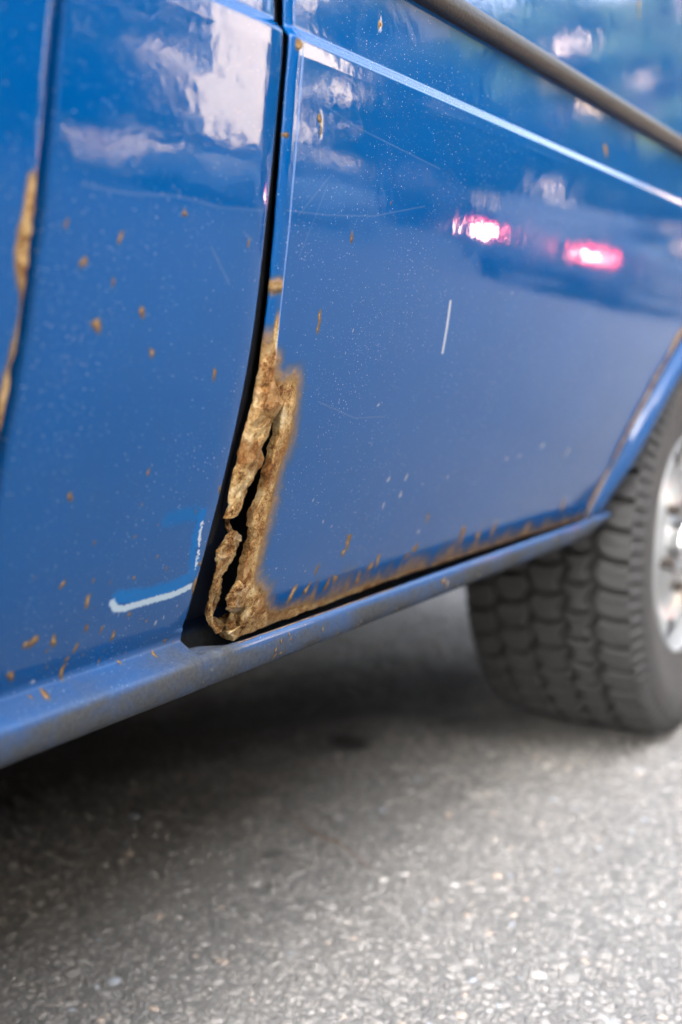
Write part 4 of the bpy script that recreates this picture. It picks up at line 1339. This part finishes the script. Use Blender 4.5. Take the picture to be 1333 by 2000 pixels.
def car(x, y, rz, paintm, label, lit):
    """hatchback, nose towards +x of its own frame, origin on the road under its middle"""
    o = empty('parked_car', (x, y, 0), rz, label, 'car')
    L, W = 4.1, 1.70
    top = [(-2.05, .42), (-2.06, .62), (-2.03, .86), (-1.98, .97), (-1.80, 1.30), (-1.62, 1.42), (-1.2, 1.475), (-.5, 1.48), (.1, 1.43), (.75, 1.05), (.92, .98), (1.5, .90), (1.86, .78), (2.0, .62), (2.05, .45)]
    prof_t = spline(top, 5)
    xs, zs = prof_t[:, 0], prof_t[:, 1]
    ny = 21
    v = np.linspace(-1, 1, ny)
    P = np.zeros((len(xs), ny, 3))
    for j, q in enumerate(v):
        wide = np.where(zs > .95, W / 2 - (zs - .95) * .34, W / 2) - .10 * sm(1.5, 2.05, np.abs(xs))
        P[:, j, 0] = xs * (1 - .035 * q ** 4 * sm(1.2, 2.0, np.abs(xs)))
        P[:, j, 1] = q * wide
        P[:, j, 2] = zs - .045 * q ** 4 * sm(.6, 1.2, zs)
    grid('body', P, paintm, o)
    arch = lambda X: np.maximum(np.where(np.abs(X + 1.25) < .34, np.sqrt(np.maximum(.34 ** 2 - (X + 1.25) ** 2, 0)), 0), np.where(np.abs(X - 1.30) < .34, np.sqrt(np.maximum(.34 ** 2 - (X - 1.30) ** 2, 0)), 0))
    for sgn, j in ((-1, 0), (1, ny - 1)):
        nv = 12
        S = np.zeros((len(xs), nv, 3))
        zb = np.maximum(.22, .30 + arch(xs) * (arch(xs) > 0) + 0 * xs) if True else 0
        zb = np.where(arch(xs) > 0, .30 + arch(xs), .22)
        for k in range(nv):
            t = k / (nv - 1)
            zt = P[:, j, 2]
            z = zt + (np.minimum(zb, zt) - zt) * t
            yy = np.where(z > .95, W / 2 - (z - .95) * .34, W / 2 - .05 * sm(.5, .2, z)) - .10 * sm(1.5, 2.05, np.abs(xs))
            S[:, k] = np.stack([P[:, j, 0], sgn * np.maximum(yy, 0), z], 1)
        grid('body_side', S, paintm, o, flip=(sgn < 0))
        for nm, x0, x1, xt0, xt1 in (('side_window', -1.55, -.42, -1.40, -.42), ('side_window', -.34, .80, -.34, .28)):
            q = [(x0, 1.0), (x1, 1.0), (xt1, 1.37), (xt0, 1.37)]
            mesh(nm, [(a, sgn * (W / 2 - (b - .95) * .34 + .006), b) for a, b in q], [(0, 1, 2, 3)], M_GLASS, o, False)
    def sheet(nm, x0, z0, x1, z1, w0, w1):
        n = np.array((-(z1 - z0), x1 - x0)) / math.hypot(x1 - x0, z1 - z0) * .012
        if n[1] < 0:
            n = -n
        mesh(nm, [(x0 + n[0], -w0, z0 + n[1]), (x0 + n[0], w0, z0 + n[1]), (x1 + n[0], w1, z1 + n[1]), (x1 + n[0], -w1, z1 + n[1])], [(0, 1, 2, 3)], M_GLASS, o, False)
    sheet('rear_window', -1.96, 1.02, -1.72, 1.38, .66, .56)
    sheet('windscreen', .72, 1.08, .16, 1.41, .68, .58)
    box('rear_bumper', -2.12, -2.0, -.78, .78, .36, .58, paintm, o, .03)
    box('front_bumper', 1.93, 2.12, -.78, .78, .34, .56, paintm, o, .03)
    box('number_plate', -2.075, -2.055, -.26, .26, .66, .77, M_PLATE, o, .003)
    for sgn in (-1, 1):
        tl = box('tail_light', -2.085, -1.97, sgn * .58 - .17, sgn * .58 + .17, .64, .88, M_LENS_RED if lit else simple('red_lens', (.4, .012, .014), .15), o, .02)
        box('bulb', -2.097, -2.08, sgn * .58 - (.06 if sgn > 0 else .11), sgn * .58 + (.06 if sgn > 0 else .10), .70 if sgn > 0 else .66, .77 if sgn > 0 else .80, M_BULB if lit else M_LENS_OFF, tl, .004)
        box('headlight', 1.84, 2.03, sgn * .58 - .17, sgn * .58 + .17, .60, .74, M_LENS_OFF, o, .02)
        for wx in (-1.25, 1.30):
            w = bpy.data.objects.new('wheel', None)
            link(w, o)
            w.location = (wx, sgn * .74, .30)
            pr = spline([(.19, -.09), (.20, -.10), (.27, -.10), (.296, -.08), (.30, 0), (.296, .08), (.27, .10), (.20, .10), (.19, .09)], 2)
            th = np.linspace(0, 2 * math.pi, 28, endpoint=False)
            lathe = lambda q: np.stack([q[:, :1] * np.sin(th), q[:, 1:] + 0 * th, q[:, :1] * np.cos(th)], -1)
            grid('tyre', lathe(pr), M_TYRE, w, wrap_u=True, attrs={'dust': np.full(len(pr) * 28, .3)})
            grid('rim', lathe(spline([(.195, sgn * .085), (.17, sgn * .06), (.08, sgn * .075), (.004, sgn * .08)], 3)), M_RIM, w, wrap_u=True)
    box('underbody', -1.9, 1.9, -.70, .70, .20, .34, M_UNDER, o, .03)
    return o
M_CARDARK = simple('grey_car_paint', (.085, .09, .10), .5, .1, 3, 0., .2)
M_CARPALE = simple('pale_blue_car_paint', (.42, .52, .62), .3, .05, 3, .1, 1.)
car(12.8, -3.55, 0, M_CARDARK, 'grey hatchback ahead in the street with its tail lights lit', True)
car(5.9, 1.45, math.pi, simple('black_car_paint', (.008, .008, .009), .5, .1, 3, 0., .2), 'black hatchback added close behind the van to block light from the rear', False)  # unseen car, added to stop light entering under the van's rear
car(13.4, -8.9, math.pi, M_CARPALE, 'pale blue hatchback parked along the far kerb', False)

# ---- small litter on the asphalt
tw = [(1.262, .860, .006), (1.235, .818, .008), (1.212, .770, .006), (1.210, .742, .007), (1.190, .705, .006), (1.165, .664, .005)]
v, f = tube([tuple(q) for q in tw], [.0006, .0010, .0012, .0011, .0009, .0005], 6)
tag(mesh('twig', v, f, simple('dry_twig', (.22, .13, .09), .8, .3, 60)), 'thin dry brown twig lying on the asphalt below the sill', 'twig')
